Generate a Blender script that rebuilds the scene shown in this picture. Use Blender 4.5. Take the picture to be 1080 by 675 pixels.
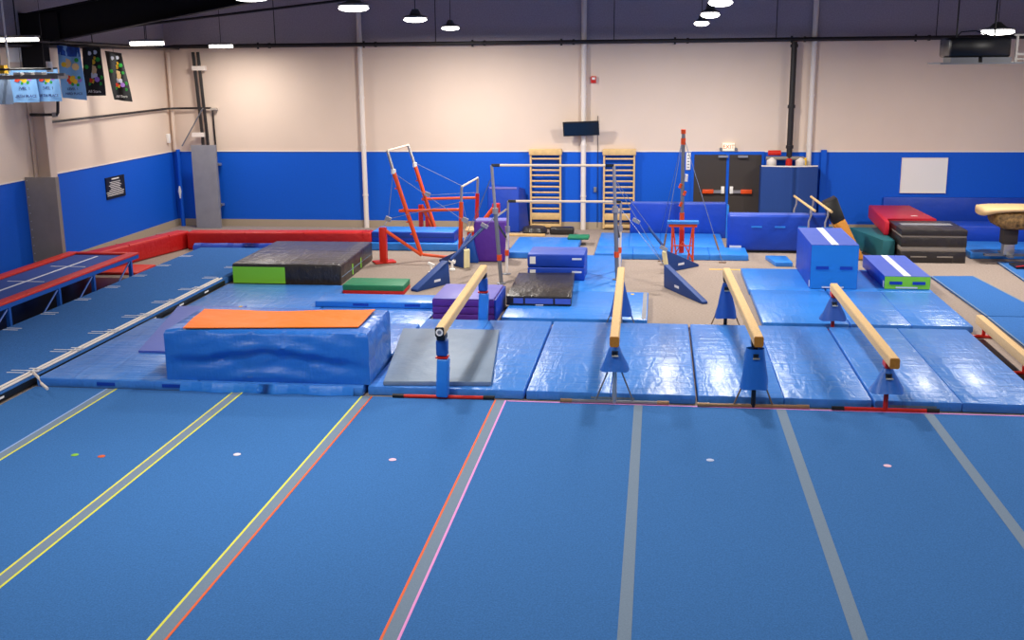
import bpy, bmesh, math, random
from mathutils import Vector, Matrix
random.seed(4)
C = bpy.context.scene
col = C.collection
for o in list(bpy.data.objects): bpy.data.objects.remove(o)

# ------------------------------------------------------------------ camera
FPX, PITCH, YAW, ROLL, HC = 1169.6, .23123, -.1309, -.01005, 4.628
def cam_axes():
    cy, sy = math.cos(YAW), math.sin(YAW)
    f = Vector((sy*math.cos(PITCH), cy*math.cos(PITCH), -math.sin(PITCH)))
    r = Vector((cy, -sy, 0)); u = r.cross(f)
    c, s = math.cos(ROLL), math.sin(ROLL)
    return c*r+s*u, -s*r+c*u, f
CR, CU, CF = cam_axes()
cd = bpy.data.cameras.new('camera'); cam = bpy.data.objects.new('camera', cd); col.objects.link(cam)
cd.sensor_width = 36; cd.lens = FPX*36/1080; cd.clip_end = 200
m = Matrix.Identity(4)
for i in range(3): m[i][0] = CR[i]; m[i][1] = CU[i]; m[i][2] = -CF[i]
m[0][3], m[1][3], m[2][3] = 0, 0, HC
cam.matrix_world = m
C.camera = cam
# measuring helpers: a pixel of the photograph back to a point of the hall
def ray(px, py): return CF + (px-540)/FPX*CR - (py-337.5)/FPX*CU
def F(px, py, z=0.0):
    d = ray(px, py); t = (z-HC)/d[2]; return Vector((d[0]*t, d[1]*t, z))
def P(px, py, y):
    d = ray(px, py); t = y/d[1]; return Vector((d[0]*t, y, HC+d[2]*t))
def Q(px, py, x):
    d = ray(px, py); t = x/d[0]; return Vector((x, d[1]*t, HC+d[2]*t))

# ------------------------------------------------------------------ light and exposure
vs = C.view_settings; vs.view_transform = 'Standard'; vs.look = 'None'; vs.gamma = 1; vs.exposure = 0.0
vs.use_curve_mapping = False
w = bpy.data.worlds.new('world'); C.world = w; w.use_nodes = True
w.node_tree.nodes['Background'].inputs[0].default_value = (.8, .85, 1, 1)
w.node_tree.nodes['Background'].inputs[1].default_value = .15
LAMP_W = 150
def lamp(loc, power=LAMP_W, size=.5, colr=(1, .94, .86)):
    ld = bpy.data.lights.new('lamp_light', 'AREA'); ld.shape = 'DISK'; ld.size = size
    ld.energy = power; ld.color = colr
    o = bpy.data.objects.new('lamp_light', ld); o.location = loc; col.objects.link(o); return o

# ------------------------------------------------------------------ materials
def mat(name, c, rough=.6, metal=0, spec=.5, bump=None, var=None, emit=None, weave=None):
    """bump=(scale,strength,stretch) ; var=(scale,amount) ; weave=(scale,amount)"""
    M = bpy.data.materials.new(name); M.use_nodes = True
    nt = M.node_tree; b = nt.nodes['Principled BSDF']
    b.inputs['Base Color'].default_value = (*c, 1); b.inputs['Roughness'].default_value = rough
    b.inputs['Metallic'].default_value = metal; b.inputs['Specular IOR Level'].default_value = spec
    tc = nt.nodes.new('ShaderNodeTexCoord')
    if var:
        n = nt.nodes.new('ShaderNodeTexNoise'); n.inputs['Scale'].default_value = var[0]; n.inputs['Detail'].default_value = 6
        nt.links.new(tc.outputs['Object'], n.inputs['Vector'])
        r = nt.nodes.new('ShaderNodeValToRGB'); r.color_ramp.elements[0].position = .3; r.color_ramp.elements[1].position = .7
        k = var[1]
        r.color_ramp.elements[0].color = (*[x*(1-k) for x in c], 1); r.color_ramp.elements[1].color = (*[min(1, x*(1+k)) for x in c], 1)
        nt.links.new(n.outputs['Fac'], r.inputs['Fac']); nt.links.new(r.outputs['Color'], b.inputs['Base Color'])
    if bump:
        n = nt.nodes.new('ShaderNodeTexNoise'); n.inputs['Scale'].default_value = bump[0]; n.inputs['Detail'].default_value = 4
        mp = nt.nodes.new('ShaderNodeMapping'); mp.inputs['Scale'].default_value = bump[2] if len(bump) > 2 else (1, 1, 1)
        nt.links.new(tc.outputs['Object'], mp.inputs['Vector']); nt.links.new(mp.outputs['Vector'], n.inputs['Vector'])
        bp = nt.nodes.new('ShaderNodeBump'); bp.inputs['Strength'].default_value = bump[1]; bp.inputs['Distance'].default_value = .05
        nt.links.new(n.outputs['Fac'], bp.inputs['Height']); nt.links.new(bp.outputs['Normal'], b.inputs['Normal'])
    if emit:
        b.inputs['Emission Color'].default_value = (*emit[0], 1); b.inputs['Emission Strength'].default_value = emit[1]
    return M
def s(h):
    h = h.lstrip('#'); v = [int(h[i:i+2], 16)/255 for i in (0, 2, 4)]
    return tuple(x/12.92 if x < .04045 else ((x+.055)/1.055)**2.4 for x in v)
M = {}
def vinyl(name, c, rough, wr):
    Mt = mat(name, c, rough, var=(1.2, .07)); nt = Mt.node_tree; b = nt.nodes['Principled BSDF']
    tc = nt.nodes['Texture Coordinate']; prev = None
    for sc, st, stretch in ((1.0, wr, (.8, 4.5, 1)), (2.2, wr*.6, (3.2, .7, 1)), (14, wr*.25, (.5, 1.2, 1))):
        mp = nt.nodes.new('ShaderNodeMapping'); mp.inputs['Scale'].default_value = stretch
        n = nt.nodes.new('ShaderNodeTexNoise'); n.inputs['Scale'].default_value = sc; n.inputs['Detail'].default_value = 3; n.inputs['Distortion'].default_value = .6
        bp = nt.nodes.new('ShaderNodeBump'); bp.inputs['Strength'].default_value = min(1, st); bp.inputs['Distance'].default_value = .08
        nt.links.new(tc.outputs['Object'], mp.inputs['Vector']); nt.links.new(mp.outputs['Vector'], n.inputs['Vector']); nt.links.new(n.outputs['Fac'], bp.inputs['Height'])
        if prev: nt.links.new(prev.outputs['Normal'], bp.inputs['Normal'])
        prev = bp
    nt.links.new(prev.outputs['Normal'], b.inputs['Normal']); b.inputs['Coat Weight'].default_value = .25; b.inputs['Coat Roughness'].default_value = .25
    return Mt
M['carpet'] = mat('floor_carpet_blue', s('4278bc'), .95, spec=.1, var=(60, .16), bump=(220, .35))
M['runway'] = mat('runway_carpet_blue', s('3f74bc'), .95, spec=.1, var=(50, .16), bump=(220, .35))
M['tape'] = mat('grey_tape', s('7a8ea6'), .9, spec=.2, var=(80, .1))
M['yellow'] = mat('yellow_line', s('e8ea50'), .7); M['orange_l'] = mat('orange_line', s('f0662c'), .7)
M['pink'] = mat('pink_line', s('f09ae0'), .7); M['lilac'] = mat('pale_line', s('98b8f0'), .7)
M['floor'] = mat('grey_floor_carpet', s('a2938a'), .95, spec=.1, var=(25, .14), bump=(150, .3))
M['beige'] = mat('wall_beige', s('e4d0c0'), .9, spec=.2, var=(.6, .03))
M['dark'] = mat('wall_dark_paint', s('a8a2b0'), .9, spec=.1, var=(30, .12))
M['wblue'] = mat('wall_blue_paint', s('0a5ad2'), .6, spec=.25, var=(20, .04))
M['ceil'] = mat('ceiling_black', s('1c1a20'), .95, spec=.05)
M['base'] = mat('baseboard_tan', s('a99a86'), .8)
M['steel_blk'] = mat('rafter_dark_steel', s('141217'), .7, spec=.2)
M['pipe_blk'] = mat('dark_pipe', s('1d1719'), .5)
M['white'] = mat('white_paint', s('eee4dc'), .5); M['offw'] = mat('off_white', s('f2efec'), .6)
vin = (5, .45, (1, .35, 1))
M['vblue'] = vinyl('blue_vinyl', s('4288e2'), .34, .5)
M['vblue2'] = vinyl('bright_blue_vinyl', s('2a84e6'), .42, .3)
M['vcover'] = vinyl('blue_cover_vinyl', s('2470d0'), .36, .35)
M['vfront'] = mat('azure_vinyl', s('1c86e2'), .5, bump=(3, .2))
M['vnavy'] = mat('navy_vinyl', s('0c40b4'), .45, bump=(3, .3), var=(2, .08))
M['vdeep'] = mat('deep_navy_vinyl', s('123e86'), .6, bump=(40, .1))
M['vlav'] = mat('violet_blue_vinyl', s('5068c8'), .45, bump=(3, .2))
M['orange_v'] = mat('orange_vinyl', s('ff7c1c'), .45, bump=(4, .4))
M['vblk'] = mat('black_vinyl', s('2c2828'), .36, bump=(3.2, .9, (1.6, .6, 1)))
M['vgrytop'] = vinyl('charcoal_vinyl', s('5a5658'), .3, .9)
M['vgrey'] = mat('grey_vinyl', s('788ca6'), .5, bump=(3, .4, (1, 1, 1)), var=(2, .06))
M['lime'] = mat('lime_vinyl', s('8ade3c'), .5); M['green'] = mat('green_vinyl', s('1e7f58'), .55, var=(9, .05))
M['red'] = mat('red_vinyl', s('c81414'), .5, bump=(6, .4)); M['redp'] = mat('red_pad', s('d42a14'), .5, bump=(8, .3))
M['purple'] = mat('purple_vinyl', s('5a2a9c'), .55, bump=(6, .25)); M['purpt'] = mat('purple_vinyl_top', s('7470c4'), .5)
M['teal'] = mat('teal_vinyl', s('17606a'), .55); M['crim'] = mat('crimson_vinyl', s('c01830'), .5)
M['tan'] = mat('beam_suede_tan', s('e6c392'), .85, spec=.2, var=(60, .14), bump=(80, .2)); M['tanend'] = mat('beam_end_ochre', s('bb7a22'), .7, var=(40, .1))
M['wood'] = mat('pale_wood', s('e0bc82'), .5, var=(8, .1)); M['woodr'] = mat('rail_wood', s('ecd8c0'), .45)
M['opaint'] = mat('orange_paint', s('e4501a'), .35); M['rpaint'] = mat('red_paint', s('d0220e'), .4)
M['chrome'] = mat('steel', s('c8c4c0'), .3, metal=.7); M['grysteel'] = mat('grey_steel', s('8a8c92'), .4, metal=.5)
M['blkpl'] = mat('black_plastic', s('101012'), .4); M['bpaint'] = mat('blue_paint', s('1a55b0'), .4)
M['tramp'] = mat('trampoline_bed', s('23489c'), .7, var=(90, .1)); M['cable'] = mat('wire_cable', s('7c88a8'), .5, metal=.3)
M['board'] = mat('grey_board', s('8e8f98'), .6, var=(3, .08), bump=(60, .1)); M['board2'] = mat('olive_grey_board', s('8a827a'), .6, var=(3, .08), bump=(60, .1))
M['door'] = mat('door_brown', s('3a322e'), .6, var=(60, .15)); M['tanv'] = mat('vault_tan', s('d6b482'), .5)
M['vbody'] = mat('vault_body', s('8a6a3c'), .6, var=(14, .7)); M['bronze'] = mat('bronze_cap', s('a08060'), .4, metal=.5)
M['cream'] = mat('cream_foam', s('e8dcaa'), .8); M['screen'] = mat('screen', s('0c1018'), .2)
M['bannerb'] = mat('banner_sky', s('7fb4ea'), .7); M['bannerd'] = mat('banner_deep_blue', s('1a4aa8'), .7, var=(6, .5))
M['bannerk'] = mat('banner_black', s('18181a'), .7); M['leaf'] = mat('print_leaf', s('2f9e3c'), .8); M['flr'] = mat('print_red', s('e8442a'), .8)
M['fly'] = mat('print_yellow', s('f6c430'), .8); M['flp'] = mat('print_violet', s('b080dc'), .8); M['fls'] = mat('print_sand', s('ecc690'), .8)
M['navytx'] = mat('print_navy', s('2a2a78'), .8); M['heat'] = mat('unit_dark', s('1e2026'), .25, spec=.6)
M['glow'] = mat('lamp_lens', (1, 1, 1), .5, emit=((1, .96, .88), 9)); M['exit'] = mat('exit_lit', s('fff4dc'), .5, emit=((1, .9, .7), .25))
M['amber'] = mat('exit_letters', s('e06a10'), .6)
M['mark'] = mat('pale_marker', s('e8e0f0'), .8); M['gmark'] = mat('green_marker', s('8cc83c'), .8); M['omark'] = mat('orange_marker', s('e06030'), .8); M['wtape'] = mat('white_tape', s('dfe2ee'), .7)
M['bmark'] = mat('blue_white_marker', s('b8c8ee'), .8); M['pmark'] = mat('pink_marker', s('f4c8e0'), .8)

# ------------------------------------------------------------------ mesh builder
class MB:
    def __init__(self): self.bm = bmesh.new()
    def poly(self, lo, hi):
        n = len(lo); a = [self.bm.verts.new(p) for p in lo]; b = [self.bm.verts.new(p) for p in hi]
        self.bm.faces.new(a[::-1]); self.bm.faces.new(b)
        for i in range(n): self.bm.faces.new((a[i], a[(i+1) % n], b[(i+1) % n], b[i]))
        return self
    def prism(self, xy, z0, z1):
        return self.poly([(p[0], p[1], z0) for p in xy], [(p[0], p[1], z1) for p in xy])
    def box(self, x0, x1, y0, y1, z0, z1): return self.prism([(x0, y0), (x1, y0), (x1, y1), (x0, y1)], z0, z1)
    def obox(self, c, sz, rot=None):
        R_ = rot or Matrix.Identity(3); c = Vector(c); v = []
        for z in (-.5, .5): v.append([c+R_@Vector((x*sz[0], y*sz[1], z*sz[2])) for x, y in ((-.5, -.5), (.5, -.5), (.5, .5), (-.5, .5))])
        return self.poly(v[0], v[1])
    def ring(self, c, d, r, n, ref=None):
        d = Vector(d).normalized(); a = ref if ref is not None else (Vector((0, 0, 1)) if abs(d.z) < .9 else Vector((1, 0, 0)))
        e1 = d.cross(a).normalized(); e2 = e1.cross(d)
        return [self.bm.verts.new(Vector(c)+r*(math.cos(t)*e1+math.sin(t)*e2)) for t in (2*math.pi*k/n for k in range(n))]
    def tube(self, pts, r, n=8, r2=None):
        pts = [Vector(p) for p in pts]; N = len(pts); rings = []
        for i, p in enumerate(pts):
            d = (pts[min(i+1, N-1)]-pts[max(i-1, 0)])
            rr = r if r2 is None else r+(r2-r)*i/(N-1)
            rings.append(self.ring(p, d, rr, n))
        for a, b in zip(rings, rings[1:]):
            best = min(range(n), key=lambda k: (a[0].co-b[k].co).length)
            for i in range(n): self.bm.faces.new((a[i], a[(i+1) % n], b[(i+1+best) % n], b[(i+best) % n]))
        self.bm.faces.new(rings[0]); self.bm.faces.new(rings[-1][::-1]); return self
    def lathe(self, c, prof, n=24):
        c = Vector(c); rings = []
        for r, z in prof: rings.append([self.bm.verts.new(c+Vector((r*math.cos(t), r*math.sin(t), z))) for t in (2*math.pi*k/n for k in range(n))])
        for a, b in zip(rings, rings[1:]):
            for i in range(n): self.bm.faces.new((a[i], a[(i+1) % n], b[(i+1) % n], b[i]))
        self.bm.faces.new(rings[0][::-1]); self.bm.faces.new(rings[-1]); return self
    def bevel(self, w_, seg=2):
        bmesh.ops.bevel(self.bm, geom=[e for e in self.bm.edges], offset=w_, segments=seg, profile=.5, affect='EDGES', clamp_overlap=True); return self
    def build(self, name, mt, parent=None, origin=None, sharp=35):
        bm = self.bm; bmesh.ops.recalc_face_normals(bm, faces=bm.faces)
        o0 = Vector(parent.get('_o', (0, 0, 0))) if parent else None
        if parent is None:
            if origin is None:
                vs_ = [v.co for v in bm.verts]
                origin = Vector((sum(v.x for v in vs_)/len(vs_), sum(v.y for v in vs_)/len(vs_), min(v.z for v in vs_)))
            o0 = Vector(origin)
        bmesh.ops.translate(bm, verts=bm.verts, vec=-o0)
        me = bpy.data.meshes.new(name); bm.to_mesh(me); bm.free()
        for p in me.polygons: p.use_smooth = True
        me.set_sharp_from_angle(angle=math.radians(sharp))
        me.materials.append(M[mt] if isinstance(mt, str) else mt)
        o = bpy.data.objects.new(name, me); col.objects.link(o)
        if parent: o.parent = parent; o['_o'] = tuple(parent.get('_o', (0, 0, 0)))
        else: o.location = o0; o['_o'] = tuple(o0)
        return o
def each(mb, name, mt, parent=None, sharp=35):
    bm = mb.bm; bm.verts.ensure_lookup_table(); seen = set(); out = []
    for v0 in bm.verts:
        if v0 in seen: continue
        st = [v0]; comp = []; seen.add(v0)
        while st:
            v = st.pop(); comp.append(v)
            for e in v.link_edges:
                w2 = e.other_vert(v)
                if w2 not in seen: seen.add(w2); st.append(w2)
        m2 = MB(); mp = {v: m2.bm.verts.new(v.co) for v in comp}; fs = {f for v in comp for f in v.link_faces}
        for f in fs: m2.bm.faces.new([mp[v] for v in f.verts])
        out.append(m2.build(name, mt, parent, sharp=sharp))
    bm.free(); return out
def tag(o, label, cat, group=None):
    o['label'] = label; o['category'] = cat
    if group: o['group'] = group
    return o
def thing(name, loc, label, cat, group=None):
    o = bpy.data.objects.new(name, None); o.empty_display_size = .2; o.location = Vector(loc); col.objects.link(o)
    o['_o'] = tuple(loc); return tag(o, label, cat, group)
def struct(o): o['kind'] = 'structure'; return o
def text(s_, name, mt, parent, origin, size, xdir=(1, 0, 0), ydir=(0, 0, 1), depth=.002):
    cu = bpy.data.curves.new(name, 'FONT'); cu.body = s_; cu.size = size; cu.extrude = depth; cu.align_x = 'CENTER'; cu.align_y = 'CENTER'
    t = bpy.data.objects.new(name, cu); col.objects.link(t)
    dg = bpy.context.evaluated_depsgraph_get(); me = bpy.data.meshes.new_from_object(t.evaluated_get(dg)); bpy.data.objects.remove(t)
    X = Vector(xdir).normalized(); Y = Vector(ydir).normalized(); Z = X.cross(Y)
    o0 = Vector(parent['_o'])
    for v in me.vertices: v.co = Vector(origin)-o0+X*v.co.x+Y*v.co.y+Z*v.co.z
    me.materials.clear(); me.materials.append(M[mt]); me.name = name
    o = bpy.data.objects.new(name, me); col.objects.link(o); o.parent = parent; return o
def lerp(a, b, t): return Vector(a)*(1-t)+Vector(b)*t

# ------------------------------------------------------------------ room shell
XL, XR, YB, YF, ZC = -13.8, 11.0, 30.6, -6.0, 7.3
ZB, ZD = 2.13, 5.02
struct(MB().box(XL-.2, XR+.2, YF-.2, YB+.2, -.2, 0).build('floor', 'floor'))
struct(MB().box(XL-.2, XR+.2, YF-.2, YB+.2, ZC, ZC+.1).build('ceiling', 'ceil'))
def wall(name, x0, x1, y0, y1):
    w_ = struct(MB().box(x0, x1, y0, y1, 0, ZB).build(name, 'wblue'))
    return w_
def wall3(name, x0, x1, y0, y1):
    o = struct(MB().box(x0, x1, y0, y1, ZB, ZD).build(name, 'beige'))
    MB().box(x0, x1, y0, y1, .0, ZB).build('blue_dado', 'wblue', o)
    MB().box(x0, x1, y0, y1, ZD, ZC).build('dark_upper_band', 'dark', o)
    return o
wall3('wall_back', XL-.2, XR+.2, YB, YB+.2)
wall3('wall_left', XL-.2, XL, YF, YB)
wall3('wall_right', XR, XR+.2, YF, YB)
wall3('wall_front', XL-.2, XR+.2, YF-.2, YF)
struct(MB().box(XL, XR, YB-.03, YB-.002, 0.002, .2).build('baseboard_back', 'base'))
struct(MB().box(XL+.002, XL+.03, YF, YB-.03, 0.002, .2).build('baseboard_left', 'base'))
struct(MB().box(XL+.02, XR, YB-.02, YB-.002, ZB+.002, ZB+.03).build('trim_1', 'white'))
struct(MB().box(XL+.002, XL+.02, YF, YB-.02, ZB+.002, ZB+.03).build('trim_2', 'white'))

# steel portal frame
YR = 23.4
apx = -1.6
def rz(x): return 5.07+.165*(x+13.2) if x < apx else 5.07+.165*(apx+13.2)-.15*(x-apx)
rf = thing('portal_frame', (XL+.3, YR, 0), 'black steel portal frame with a rafter sweeping over the hall', 'beam')
mb = MB()
for xa, xb in ((XL+.25, apx), (apx, XR-.3)):
    za, zb = rz(xa), rz(xb)
    for dz0, dz1, hw in ((0, .03, .13), (.03, .66, .012), (.66, .69, .13)):
        mb.poly([(xa, YR-hw, za+dz0), (xb, YR-hw, zb+dz0), (xb, YR+hw, zb+dz0), (xa, YR+hw, za+dz0)],
                [(xa, YR-hw, za+dz1), (xb, YR-hw, zb+dz1), (xb, YR+hw, zb+dz1), (xa, YR+hw, za+dz1)])
mb.build('rafter', 'steel_blk', rf)
cxl = XL+.02
mb = MB()
mb.box(cxl, cxl+.03, YR-.14, YR+.14, 0, 3.9); mb.box(cxl+.03, cxl+.36, YR-.01, YR+.01, 0, 3.9); mb.box(cxl+.36, cxl+.39, YR-.14, YR+.14, 0, 3.9)
mb.build('column_shaft', 'beige', rf)
mb = MB(); mb.box(cxl, cxl+.5, YR-.14, YR+.14, 3.9, 5.2); mb.box(cxl, cxl+.9, YR-.1, YR+.1, 5.1, 5.7); mb.build('column_head', 'steel_blk', rf)
mb = MB(); mb.box(XR-.55, XR-.05, YR-.14, YR+.14, 0, 5.3); mb.build('far_column', 'steel_blk', rf)

# lights hung from the ceiling: round high-bay lamps
def highbay(p, label, wd=.22, ht=.07, round_=True, power=LAMP_W, rot=0):
    t = thing('ceiling_lamp', (p[0], p[1], p[2]), label, 'lamp', 'lamps hanging over the hall')
    x, y, z = p
    if round_:
        MB().lathe((x, y, z), [(wd*.35, -ht*.62), (wd*.75, -ht*.45), (wd*.97, -ht*.12), (wd, .1*ht), (wd*.8, ht*.5)]).build('lens', 'glow', t)
        MB().lathe((x, y, z), [(wd*1.02, ht*.5+.001), (wd*1.02, ht*.5+.03), (wd*.5, ht*.5+.06), (.06, ht*.5+.16)]).build('housing', 'grysteel', t)
    else:
        R_ = Matrix.Rotation(rot, 3, 'Z')
        MB().obox((x, y, z), (wd*2, .16, ht), R_).bevel(.015).build('lens', 'glow', t)
        MB().obox((x, y, z+ht*.5+.03), (wd*2.1, .2, .05), R_).bevel(.01).build('housing', 'grysteel', t)
    MB().tube([(x, y, z+ht*.5+.05), (x, y, ZC-.01)], .008, 6).build('rod', 'pipe_blk', t)
    l = lamp((x, y, z-ht*.5-.03), power, .45 if round_ else .6); l.parent = t; l.location = Vector(l.location)-Vector(p)
for (px, py, z, lb) in ((373, 9, 5.36, 'round white ceiling lamp, nearest of the left row over the wall bars'),
                        (438, 21, 5.36, 'round white ceiling lamp, middle of the row left of the tall wall pole'),
                        (475, 30, 5.36, 'round white ceiling lamp, farthest and smallest of the left row')):
    highbay(F(px, py, z), lb, .22, power={9: 120, 21: 190, 30: 330}[py])
for (px, py, z, lb) in ((760, 3, 5.36, 'bright ceiling lamp, nearest and topmost of the right row'),
                        (749, 16, 5.36, 'bright ceiling lamp, middle of the row right of the tall wall pole'),
                        (740, 25, 5.36, 'bright ceiling lamp, farthest of the right row')):
    highbay(F(px, py, z), lb, .17, .08, power={3: 120, 16: 190, 25: 330}[py])
highbay(F(155, 46, 5.07), 'long white lamp above the black banners', .4, .08, False, power=60)
highbay(F(233, 49, 5.02), 'long white lamp in front of the sprinkler pipe near the left corner', .30, .07, False, power=110)
highbay(F(18, 42, 5.09), 'long tube lamp at the left edge above the hanging rack', .42, .06, False, power=35)
highbay(F(1052, 34, 5.07), 'oval lamp in front of the dark hanging unit on the right', .34, .09, power=260)
highbay(F(265, -3, 5.3), 'lamp half cut by the top of the picture beside the black rafter', .2)
# the rest of the hall's lamps, over and behind the viewer
for x in (-9.0, -4.3, .8, 6.0):
    for y, pw in ((4.0, 50), (9.6, 95)): lamp((x, y, 5.9), pw)
for x, y, pw in ((7.6, 15.0, 150), (8.4, 20.5, 220), (-11.8, 13.5, 55)): lamp((x, y, 5.4), pw)

# ------------------------------------------------------------------ back wall fittings
def pole(name, px0, px1, label, y=YB-.09, r=.07, top=ZC-.02, mt='white'):
    a = P(px0, 0, y); b = P(px1, 240, y)
    t = thing(name, (b.x, y, 0), label, 'pole', 'white poles on the back wall')
    MB().tube([(b.x, y, .0), (b.x, y, top)], r, 12).build('pipe', mt, t)
    mb = MB()
    for z in (.9, 2.3, 3.6, 4.8): mb.tube([(b.x, y, z), (b.x, y, z+.05)], r+.012, 12)
    each(mb, 'clamp_ring', mt, t)
    return b.x
pole('wall_pole', 382, 387, 'slim white pole left of the leaning orange bars')
pole('wall_pole', 614, 615, 'white pole in the middle, behind the black screen')
pole('wall_pole', 857, 849, 'white pole beside the dark fire riser')
# sprinkler pipe
zp = 5.05
mb = MB(); yp = YB-.22
mb.tube([(XL+.25, YF+1, zp-.03), (XL+.25, yp-.3, zp-.03), (XL+.4, yp-.08, zp), (XL+.7, yp, zp), (XR-.1, yp, zp)], .055, 10)
t = thing('sprinkler_pipe', (0, yp, zp), 'long black sprinkler pipe running along the top of the beige walls', 'pipe')
mb.build('main_pipe', 'pipe_blk', t)
mb = MB()
for x in (-11, -8, -5, -2.6, .4, 3.4, 6.5): mb.tube([(x, yp, zp-.09), (x, yp, zp+.09)], .03, 8); mb.tube([(x+.3, yp, zp), (x+.36, yp, zp)], .075, 10)
each(mb, 'coupling', 'pipe_blk', t)
mb = MB()
for x in (-10.5, -6, -1.2, 3, 7): mb.tube([(x, yp, zp+.05), (x, yp, ZC-.01)], .012, 6)
for y in (18, 22, 26): mb.tube([(XL+.25, y, zp), (XL+.25, y, ZC-.01)], .012, 6)
each(mb, 'hanger_rod', 'pipe_blk', t)
a, b = P(225, 17, 26.0), P(356, 1, 26.0)
d = (b-a)/(b.x-a.x)
MB().tube([Vector((XL+.06, 26, (a-d*(a.x-XL-.06)).z)), a+d*9], .03).build('cross_pipe', 'pipe_blk').update_tag()
tag(bpy.data.objects['cross_pipe'], 'thin dark pipe crossing the upper left wall below the rafter', 'pipe')
# screen
a = P(594, 143, YB-.3); b = P(632, 128, YB-.3)
t = thing('wall_screen', ((a.x+b.x)/2, YB-.3, a.z), 'black flat screen tilted on the middle white pole', 'screen')
cx, cz = (a.x+b.x)/2, (a.z+b.z)/2
R_ = Matrix.Rotation(math.radians(-2), 3, 'Y') @ Matrix.Rotation(math.radians(18), 3, 'X')
MB().obox((cx, YB-.34, cz), (b.x-a.x, .06, .40), R_).bevel(.01).build('frame', 'blkpl', t)
MB().obox((cx, YB-.34, cz)+R_@Vector((0, -.033, 0)) if False else Vector((cx, YB-.34, cz))+R_@Vector((0, -.033, 0)), (b.x-a.x-.06, .004, .34), R_).build('display', 'screen', t)
MB().box(cx-.06, cx+.06, YB-.32, YB-.16, cz-.06, cz+.06).build('bracket', 'blkpl', t)
# fire alarm
a = P(626, 84, YB-.05)
t = thing('fire_alarm', a, 'small red fire alarm above the black screen', 'alarm')
MB().box(a.x-.07, a.x+.07, YB-.08, YB-.003, a.z-.09, a.z+.09).bevel(.01).build('box', 'rpaint', t)
MB().box(a.x-.04, a.x+.04, YB-.1, YB-.08, a.z+.0, a.z+.06).build('strobe', 'offw', t)

# wall bars
def wall_bars(pxa, pxb, label):
    xa, xb = P(pxa, 200, YB-.1).x, P(pxb, 200, YB-.1).x
    zt = P(575, 157, YB-.1).z
    t = thing('wall_bars', ((xa+xb)/2, YB-.1, .002), label, 'wall bars', 'wooden ladders on the blue wall')
    for x in (xa, xb-.05): MB().box(x, x+.05, YB-.14, YB-.04, .04, zt).bevel(.006, 1).build('side_rail', 'wood', t)
    MB().box(xa-.02, xb+.02, YB-.18, YB-.03, zt-.17, zt).bevel(.02).build('top_board', 'wood', t)
    zs = [P(575, y_, YB-.1).z for y_ in (167.5, 174, 179.5, 185, 191, 197, 203, 208.5, 214, 220)]
    for z in zs: MB().tube([(xa+.03, YB-.1, z), (xb-.03, YB-.1, z)], .025, 10).build('rung', 'wood', t)
    z = P(575, 228, YB-.1).z
    MB().box(xa+.05, xb-.05, YB-.14, YB-.06, z-.09, z+.09).bevel(.01).build('lower_board', 'wood', t)
    z = P(575, 238, YB-.1).z
    MB().box(xa+.05, xb-.05, YB-.14, YB-.06, max(.03, z-.04), z+.05).bevel(.01).build('foot_board', 'wood', t)
wall_bars(559, 592, 'wooden wall bars left of the middle white pole')
wall_bars(636, 669.5, 'wooden wall bars right of the middle white pole')
a = P(628, 200, YB-.05)
t = thing('light_switch', (a.x, YB-.04, 0), 'thin dark cord with a switch hanging down the wall beside the right wall bars', 'switch')
MB().tube([(a.x+.06, YB-.03, .05), (a.x+.06, YB-.03, a.z), (a.x+.05, YB-.03, 3.1)], .008, 6).build('cord', 'blkpl', t)
MB().box(a.x-.05, a.x+.03, YB-.07, YB-.01, a.z-.07, a.z+.07).bevel(.01).build('switch', 'grysteel', t)

# double doors
xa, xm, xb = P(731.5, 190, YB-.03).x, P(767, 190, YB-.03).x, P(802.5, 190, YB-.03).x
zt = P(767, 163, YB-.03).z
dr = struct(MB().box(xa-.07, xb+.07, YB-.05, YB-.003, zt, zt+.08).build('door_1', 'wblue'))
MB().box(xa-.07, xa, YB-.05, YB-.003, 0, zt).build('jamb', 'wblue', dr); MB().box(xb, xb+.07, YB-.05, YB-.003, 0, zt).build('jamb', 'wblue', dr)
MB().box(xm-.035, xm+.035, YB-.06, YB-.003, 0, zt).build('mullion', 'wblue', dr)
for sgn, x0, x1 in ((-1, xa, xm-.035), (1, xm+.035, xb)):
    lf = MB().box(x0+.005, x1-.005, YB-.045, YB-.004, .01, zt-.005).build('door_leaf', 'door', dr)
    zc = P(767, 203, YB-.1).z
    xi = xm+sgn*.16
    MB().box(min(xi, xi+sgn*-.09), max(xi, xi-sgn*.09), YB-.12, YB-.046, zc-.03, zc+.16).bevel(.008).build('latch_box', 'offw', lf)
    MB().box(min(xi, xi+sgn*.2), max(xi, xi+sgn*.2), YB-.12, YB-.07, zc-.02, zc+.06).build('push_arm', 'chrome', lf)
    xo = xi+sgn*.2
    MB().box(min(xo, xo+sgn*.3), max(xo, xo+sgn*.3), YB-.13, YB-.06, zc-.03, zc+.08).bevel(.008).build('push_bar', 'opaint', lf)
    MB().box(min(xi, xo)+.1, max(xi, xo)+.16, YB-.16, YB-.046, zt-.07, zt-.02).build('door_closer', 'chrome', lf)
# exit sign
a = P(768.5, 155, YB-.1)
t = thing('exit_sign', a, 'lit EXIT sign with two small lamps over the dark double doors', 'sign')
MB().box(a.x-.16, a.x+.16, YB-.1, YB-.003, a.z-.11, a.z+.1).bevel(.01).build('case', 'exit', t)
text('EXIT', 'exit_letters', 'amber', t, (a.x, YB-.103, a.z), .15)
for sgn in (-1, 1): MB().tube([(a.x+sgn*.2, YB-.12, a.z-.06), (a.x+sgn*.2, YB-.01, a.z-.06)], .04, 12).build('emergency_lamp', 'grysteel', t)
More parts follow.
